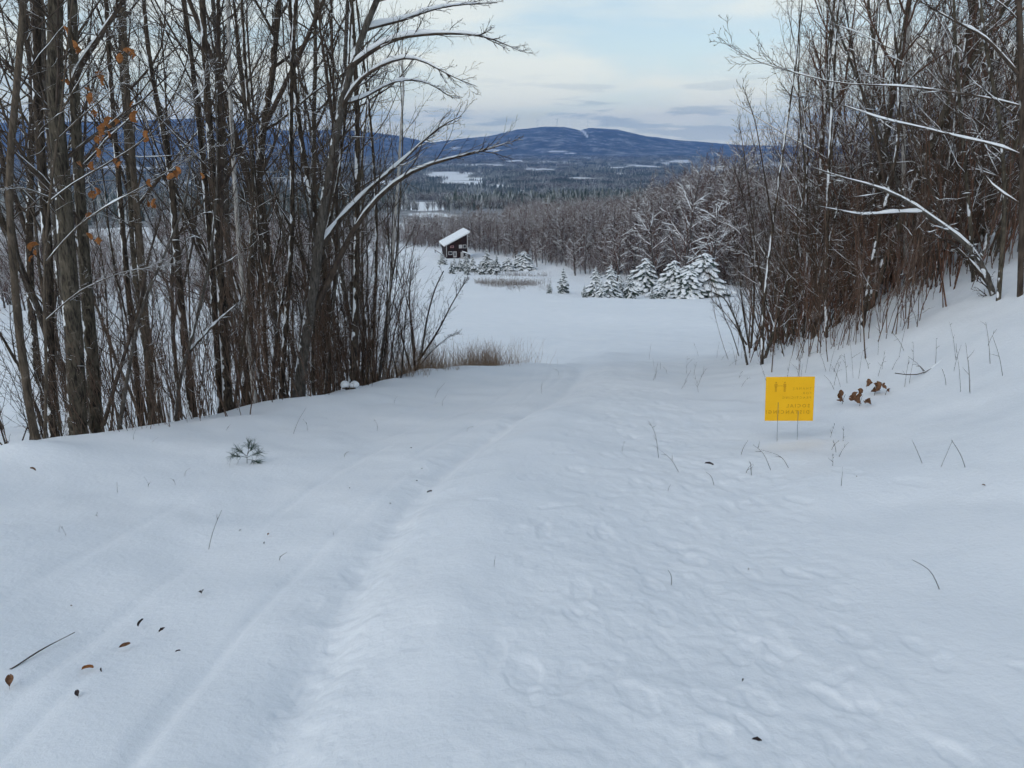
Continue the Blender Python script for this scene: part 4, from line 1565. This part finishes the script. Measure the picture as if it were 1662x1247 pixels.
# wind turbines on the mountain
for (u, v, label) in [(872, 207, 'far wind turbine, left one standing over the rounded summit'), (904, 206, 'far wind turbine at the top of the rounded summit'),
                      (953, 209.5, 'far wind turbine beside the white ski run'), (985, 210, 'far wind turbine on the right shoulder of the summit')]:
    a = math.atan2((u - 831) / FPX, math.cos(PITCH) - (v - 623.5) / FPX * math.sin(PITCH))
    Yt = 12000 * math.cos(a)
    p = px(u, v, Yt)
    root = empty('wind_turbine', (p[0], p[1], p[2] - 8))
    Geo().tube([(0, 0, 0), (0, 0, 112)], [2.6, 1.6], 8).build('tower', M['turbine'], root, True)
    Geo().box((-2, -6, 111), (2, 5, 115)).build('nacelle', M['turbine'], root)
    for k in range(3):
        an = 1.57 + k * 2.094 + u
        e = np.array([math.cos(an), 0, math.sin(an)])
        c = np.array([0, -7, 113.])
        Geo().tube([c, c + e * 15, c + e * 42], [1.2, 1.6, .3], 5).build('blade', M['turbine'], root, True)
    tag(root, label, 'wind turbine', 'wind turbines on the mountain')

# ------------------------------------------------------------------ yellow sign seen from behind
def sign():
    Y = 7.0
    c = px(1281.4, 647.7, Y)
    root = empty('yard_sign', (c[0], c[1], c[2]), R(14))
    root.rotation_euler = (R(-5), R(-3), R(-8))
    w, h = .462, .45
    board = Geo().box((-w / 2, -.002, -h / 2), (w / 2, .002, h / 2)).build('board', M['sign'], root)

    def text(body, size, x, z, side, bold=0.0, mat='sign_print'):
        cu = bpy.data.curves.new("lettering", 'FONT')
        cu.body = body
        cu.size = size
        cu.align_x = 'LEFT'
        cu.offset = bold
        cu.space_character = 1.5
        cu.resolution_u = 2
        tmp = bpy.data.objects.new("lettering", cu)
        C.objects.link(tmp)
        bpy.context.view_layer.update()
        dg = bpy.context.evaluated_depsgraph_get()
        me = bpy.data.meshes.new_from_object(tmp.evaluated_get(dg))
        bpy.data.objects.remove(tmp)
        me.materials.clear()
        o = obj('lettering', me, board, (M[mat],))
        # seen from behind the words run from right to left
        o.rotation_euler = (R(90), 0, R(180))
        if side < 0:
            o.location = (x, -.0035, z)
        else:
            o.location = (x, .0035, z)
        return o
    k = w / 1040.0
    def zz(v):
        return (625 - v) * k
    def xx(u):
        return (u - 680) * k
    for s in (-1, 1):
        mt = 'sign_print' if s < 0 else 'sign_front'
        for body, size, v, bold in (("THANKS", 64, 412, .0005), ("FOR", 64, 518, .0005), ("PRACTICING", 64, 620, .0005), ("SOCIAL", 90, 818, .0016), ("DISTANCING!", 90, 962, .0016)):
            text(body, size * k * 1.2, xx(1140 if size < 80 else 1120), zz(v), s, bold, mt)
        g = Geo()
        yy = -.0036 if s < 0 else .0036
        for cx_ in (378, 566):
            th = np.linspace(0, 6.283, 13)[:-1]
            g.add([(xx(cx_ + 20 * math.cos(t)), yy, zz(248 + 20 * math.sin(t))) for t in th], [tuple(range(12))])
            for (a, b, c_, d_) in ((-34, 278, 34, 292), (-22, 292, 22, 372), (-34, 292, -26, 350), (26, 292, 34, 350), (-20, 372, -3, 460), (3, 372, 20, 460)):
                g.add([(xx(cx_ + a), yy, zz(d_)), (xx(cx_ + c_), yy, zz(d_)), (xx(cx_ + c_), yy, zz(b)), (xx(cx_ + a), yy, zz(b))], [(0, 1, 2, 3)])
        g.add([(xx(430), yy, zz(330)), (xx(515), yy, zz(330)), (xx(515), yy, zz(318)), (xx(430), yy, zz(318))], [(0, 1, 2, 3)])
        for q in (1, -1):
            e = xx(472 + 52 * q)
            f = xx(472 + 34 * q)
            g.add([(e, yy, zz(324)), (f, yy, zz(308)), (f, yy, zz(340))], [(0, 1, 2)])
        g.build('pictogram', M[mt], board)
    # wire stake: two legs run up inside the board
    lg = CAM * 0
    for u in (440, 876):
        x = xx(u)
        P = [(x, -.0042, -h / 2 + (.19 if u < 600 else .1)), (x, -.0042, -h / 2), (x + .004, 0, -h / 2 - .32), (x + .006, 0, -h / 2 - .5)]
        Geo().tube(P, .0022, 5).build('wire_leg', M['wire'], root, True)
    tag(root, 'yellow plastic yard sign on wire legs, print showing through from behind', 'sign')


sign()

# ------------------------------------------------------------------ small things on the snow
gs = np.random.default_rng(77)


def thing_leaf(u, v, kind, s, label, group=None, up=.006):
    p = ground(u, v)
    me = {'o': LMO, 'b': LMB, 'd': LMD}[kind][gs.integers(3)]
    o = obj('fallen_leaf', me)
    o.location = p + np.array([0, 0, up + .012 * s])
    o.rotation_euler = (gs.uniform(-.4, .4), gs.uniform(-.4, .4), gs.uniform(0, 6.28))
    s *= .6
    o.scale = (s, s * gs.uniform(.6, 1.0), s * .4)
    tag(o, label, 'leaf', group)


thing_leaf(18, 1124, 'b', 1.5, 'biggest brown dead leaf, at the left frame edge near the bottom', up=.015)
thing_leaf(133, 1092, 'o', 1.2, 'orange-brown dead leaf right of the biggest leaf')
thing_leaf(194, 1057, 'b', 1.2, 'greyish curled leaf uphill of the orange-brown leaf')
thing_leaf(234, 1013, 'd', 1.1, 'dark red-black leaf, topmost of the lower left leaves', up=.02)
thing_leaf(128, 1136, 'd', .9, 'black leaf scrap below the orange-brown leaf')
thing_leaf(437, 870, 'o', .9, 'small tan leaf beside a twig, middle of the left slope')
thing_leaf(693, 803, 'd', 1.1, 'dark leaf at the edge of the track, centre of the slope')
thing_leaf(328, 963, 'd', 1.0, 'dark leaf scrap midway up the left slope')
thing_leaf(1143, 760, 'd', 1.5, 'dark red leaf lying on the trampled lane left of the sign', up=.03)
thing_leaf(60, 772, 'b', 1.4, 'tan leaf stuck in a snow lump below the leftmost trunk', up=.03)
for (u, v) in [(115, 985), (258, 1030), (285, 1062), (430, 882), (165, 1088), (392, 862), (666, 728), (683, 763), (635, 820), (568, 795), (1215, 925), (1204, 1110), (1220, 1205), (1593, 790), (1390, 775), (675, 783)]:
    thing_leaf(u, v, 'd' if gs.random() < .7 else 'b', gs.uniform(.35, .7), 'tiny dark leaf scrap scattered on the snow slope', 'leaf scraps on the snow')


def leaf_clump(u, v, n, s, label):
    p = ground(u, v)
    root = empty('dry_leaf_clump', tuple(p))
    for i in range(n):
        o = obj('leaf', LMB[gs.integers(3)], root)
        o.location = (gs.normal(0, .035 * s), gs.normal(0, .03), .02 + .09 * s * gs.random())
        o.rotation_euler = (gs.uniform(-1.4, 1.4), gs.uniform(-1.8, .3), gs.uniform(0, 6.28))
        q = s * gs.uniform(.8, 1.3)
        o.scale = (q, q, q)
    Geo().tube([(0, 0, -.05), (.01, 0, .06 * s), (.03, .01, .13 * s)], [.003, .0025, .002], 5).build('stem', M['twig'], root, True)
    tag(root, label, 'leaves', 'dried leaf clumps right of the sign')


leaf_clump(1366, 657, 3, .95, 'curled brown leaf clump nearest the yellow sign')
leaf_clump(1394, 660, 6, 1.1, 'dense red-brown leaf clump, second from the yellow sign')
leaf_clump(1418, 643, 5, 1.15, 'upright brown leaf clump, third from the yellow sign')
leaf_clump(1436, 642, 3, .7, 'small dark leaf clump, farthest right of the sign')


def weed(u0, v0, pts, w, label, group, name='weed_stem', side=2):
    """a stalk through pixels, its foot on the snow"""
    p = ground(u0, v0)
    Y = p[1]
    P = [p - np.array([0, 0, .05])] + [px(u, v, Y + gs.normal(0, .04)) for u, v in pts]
    Q = resample(P, 8) - p
    pl = Plant(int(u0 * 3 + v0))
    rr = np.linspace(w, w * .5, 8) * .75
    pl.put('trunk', Q[None], rr[None], 4)
    if side:
        limbs(pl, Q[None], rr[None], [(side, .4, 1, (.5, 1.1), .28, .7, 4, .1, .02, 3)], False)
    root = empty(name, tuple(p))
    for q, me in pl.meshes(name).items():
        obj('stem' if q == 'trunk' else 'side_twigs', me, root, (M['twig'],))
        if q == 'crown':
            root.children[-1]['kind'] = 'stuff'
    tag(root, label, 'weed', group)


GW = 'dry weed stalks in the snow'
for (a, label) in [(((1070, 740), [(1064, 700), (1052, 683)], .003), 'branched dry weed at the lane edge left of the sign'),
                   (((1104, 762), [(1090, 745), (1068, 728)], .003), 'bent weed stalk low beside the branched dry weed'),
                   (((1531, 953), [(1512, 925), (1481, 909)], .003, 0), 'single curved stalk alone on the right slope'),
                   (((335, 893), [(345, 862), (360, 828)], .003, 1), 'upright pair of thin stalks on the left slope'),
                   (((1524, 760), [(1535, 740), (1546, 715)], .0035, 0), 'left leg of the crossed twigs at far right'),
                   (((1571, 757), [(1560, 738), (1544, 714)], .0035, 0), 'right leg of the crossed twigs at far right'),
                   (((1502, 752), [(1490, 735), (1480, 714)], .003, 0), 'short slanting twig left of the crossed twigs'),
                   (((1254, 760), [(1240, 735), (1222, 722)], .003, 2), 'bent stalk at the left foot of the sign'),
                   (((1284, 758), [(1270, 740), (1235, 730)], .003, 1), 'long bowed stalk in front of the sign legs'),
                   (((1161, 785), [(1155, 772), (1145, 766)], .003, 0), 'short twig below the dark red leaf'),
                   (((1366, 788), [(1367, 770), (1368, 758)], .003, 0), 'short straight stalk right below the sign'),
                   (((473, 705), [(484, 682), (497, 662)], .003, 0), 'thin slanting stalk on top of the left bank'),
                   (((704, 645), [(712, 632), (722, 622)], .003, 1), 'small forked twig on the left bank crest')]:
    weed(a[0][0], a[0][1], a[1], a[2], label, GW, side=a[3] if len(a) > 3 else 3)
for i in range(70):
    u, v = (gs.uniform(1050, 1230), gs.uniform(575, 640)) if i < 22 else ((gs.uniform(1240, 1640), gs.uniform(560, 640)) if i < 60 else (gs.choice([gs.uniform(1165, 1228), gs.uniform(1335, 1385)]), gs.uniform(705, 770)))
    if i >= 22 and i < 60 and v < 640 - (u - 1240) * .30 - 10:
        v = 640 - (u - 1240) * .25 + gs.uniform(-20, 25)
    dx = gs.normal(0, 10)
    ln = gs.uniform(10, 30) if i < 22 or i >= 60 else gs.uniform(18, 75)
    weed(u, v, [(u + dx * .4, v - ln * .5), (u + dx, v - ln)], gs.uniform(.0025, .0042), 'thin bare stalk poking out of the snow below the right thicket', 'stalks below the right thicket', side=int(gs.integers(1, 4)))

for (u, v) in [(108, 868), (190, 800), (283, 786), (238, 792), (160, 838), (95, 862), (300, 772), (365, 700), (372, 757), (498, 700), (560, 742), (610, 700), (720, 660), (760, 700), (800, 920), (540, 870), (455, 915), (250, 720), (215, 712), (640, 655), (1085, 800), (1010, 730), (1090, 945), (905, 610), (880, 640)]:
    ln = gs.uniform(6, 20)
    weed(u, v, [(u + gs.normal(0, 3), v - ln * .5), (u + gs.normal(0, 7), v - ln)], gs.uniform(.0015, .0028), 'tiny dry stalk tip poking out of the open snow slope', 'stalk tips on the open slope', side=int(gs.integers(0, 3)))

# fallen stick on the right bank
p0, p1 = ground(1494, 612), px(1566, 557, ground(1494, 612)[1] + .35)
P = resample([p0 + [-.25, .1, .015], p0, p0 * .5 + p1 * .5 + [0, 0, .01], p1], 10)
st = empty('fallen_stick', tuple(p0))
Geo().tube(P - p0, np.linspace(.008, .014, 10), 6).build('stick', M['bark_dark'], st, True)
Geo().tube([P[3] - p0, P[3] - p0 + [-.05, .02, .06], P[3] - p0 + [-.13, .02, .09]], [.006, .004, .002], 5).build('side_twig', M['bark_dark'], st, True)
tag(st, 'dark bare stick slanting out of the snow on the right bank', 'stick')

# half-buried twig at lower left
pa, pb = ground(18, 1090), ground(122, 1030)
Pq = resample([pa, pa * .5 + pb * .5 + [0, 0, .012], pb], 8)
tw = Geo().tube(Pq - pa, np.linspace(.006, .002, 8), 5).build('fallen_twig', M['twig'], None, True)
tw.location = pa + np.array([0, 0, .012])
tag(tw, 'half-buried straight twig at the lower left of the slope', 'twig')


# pine seedling poking out of the left slope
def seedling():
    p = ground(402, 752)
    root = empty('pine_seedling', tuple(p), .5, .8)
    s = 1.0 / FPX * p[1] / math.cos(PITCH)
    Geo().tube([(-.01, 0, -.04), (0, 0, .08), (.035, 0, .2)], [.004, .0035, .002], 5).build('stem', M['twig'], root, True)
    g = np.random.default_rng(6)
    tips = [((0, 0, .07), (-.16, -.01, .13)), ((0, 0, .07), (.16, .02, .10)), ((0, 0, .05), (.12, -.05, .0)), ((.01, 0, .11), (.10, .03, .20)), ((.02, 0, .13), (.04, 0, .25)), ((0, 0, .09), (-.10, .04, .19))]
    P, Q = [], []
    for a, b in tips:
        a, b = np.array(a), np.array(b)
        Geo().tube([a, a * .5 + b * .5 + [0, 0, .015], b], [.003, .0025, .0015], 4).build('twig', M['twig'], root, True)
        for i in range(46):
            t = g.uniform(.35, 1.0)
            o_ = a + (b - a) * t
            d = norm(norm(b - a) * .7 + g.normal(0, .55, 3)) * g.uniform(.08, .13)
            P.append([o_, o_ + d * .5 + [0, 0, .002], o_ + d - [0, 0, .012]])
    P = np.array(P)
    V, F = tubes(P, np.broadcast_to(np.array([.0019, .0017, .0007]), (len(P), 3)), 3)
    o = obj('needles', mesh('pine_needles', V, F, True), root, (M['pine_needle'],))
    o['kind'] = 'stuff'
    tag(root, 'small green pine seedling poking out of the left snow slope', 'seedling')


seedling()


# stump stubs with two snow caps on the left bank
def blob(c, r, seed):
    g = np.random.default_rng(seed)
    V, F = [], []
    n, m = 8, 12
    for i in range(n + 1):
        th = math.pi * i / n
        for j in range(m):
            ph = 6.283 * j / m
            q = 1 + .10 * math.sin(3 * ph + seed) * math.sin(th) + g.normal(0, .02)
            V.append((c[0] + r[0] * q * math.sin(th) * math.cos(ph), c[1] + r[1] * q * math.sin(th) * math.sin(ph), c[2] + r[2] * q * math.cos(th) * (1 if th < 1.57 else .5)))
    for i in range(n):
        for j in range(m):
            F.append((i * m + j, i * m + (j + 1) % m, (i + 1) * m + (j + 1) % m, (i + 1) * m + j)[::-1])
    return V, F


pc = px(568, 640, 12.1)
zs = Hs(pc[0], 12.1)
root = empty('cut_stump', (pc[0], 12.1, zs))
hh = px(568, 628, 12.1)[2] - zs
Geo().tube([(-.02, 0, -.2), (-.03, 0, hh * .5), (-.06, 0, hh)], [.05, .045, .05], 8).build('stub', M['bark_dark'], root, True)
Geo().tube([(.02, 0, -.2), (.04, 0, hh * .5), (.08, 0, hh)], [.045, .04, .045], 8).build('stub', M['bark_dark'], root, True)
for cx_, sd in ((-.075, 1), (.085, 2)):
    V, F = blob((cx_, 0, hh + .03), (.085, .08, .075), sd)
    obj('snow_cap', mesh('snow_cap', V, F, True), root, (M['snow_cap'],))
tag(root, 'small forked stump with two round snow caps on the left bank', 'stump')


# dry grass at the tip of the left bank and on the far field edge
def grass(name, spots, h, w, label, seed, mat='grass'):
    g = np.random.default_rng(seed)
    n = len(spots)
    P0 = np.array(spots)
    D = np.concatenate([g.normal(0, .22, (n, 2)), np.ones((n, 1))], 1)
    P, Rr = grow(g, P0 - [0, 0, .03], D, h * g.uniform(.3, 1.0, n) ** 1.5 * 1.3, np.full(n, w), 4, .13, -.05, .3)
    V, F = tubes(P, Rr, 3)
    o = obj(name, mesh(name, V, F, True), None, (M[mat],))
    tag(o, label, 'grass', None, 'stuff')


gg = np.random.default_rng(8)
sp = []
while len(sp) < 2600:
    y = gg.uniform(14.0, 18.6)
    x = xe(y) - .3 + gg.normal(-.3, .4)
    u, v = project(np.array([[x, y, 0]]))
    if gg.random() < .3 + .7 * (vnoise(np.array([x]), np.array([y]), .8, 90)[0] > -.1):
        sp.append((x, y, Hs(x, y)))
grass('dry_grass', sp, .62, .0032, 'strip of dry brown grass behind the tip of the left bank', 1)
sp = []
while len(sp) < 2400:
    u = gg.uniform(770, 895)
    Y = gg.normal(136, 4.5) if gg.random() < .75 else gg.normal(160, 3)
    x = px(u, 460, Y)[0]
    if vnoise(np.array([x]), np.array([Y * .6]), 3.0, 93)[0] + .5 * gg.normal() - abs(u - 836) / 55 > -.35:
        sp.append((x, Y, Hs(x, Y)))
M['grass_far'] = bark_mat("snow_dusted_brush", (.10, .075, .06), (.22, .17, .14), .6, patch=.5, up0=.3, fine=False)
grass('field_brush', sp, 1.0, .022, 'low brown snow-dusted brush beyond the field, left of the slim spruce', 2, 'grass_far')

# ------------------------------------------------------------------ haze over the valley
hz = Geo().box((-11500, -320, -175), (11500, 13600, 470)).build('haze', M['snow'], None)
hz.data.materials.clear()
mh = bpy.data.materials.new("valley_haze")
mh.use_nodes = True
nt = mh.node_tree
nt.nodes.clear()
ho = nt.nodes.new("ShaderNodeOutputMaterial")
pv = nt.nodes.new("ShaderNodeVolumePrincipled")
pv.inputs["Color"].default_value = (.20, .44, 1.0, 1)
pv.inputs["Density"].default_value = 7e-5
pv.inputs["Anisotropy"].default_value = 0.0
nt.links.new(pv.outputs[0], ho.inputs["Volume"])
hz.data.materials.append(mh)
tag(hz, kind='stuff')
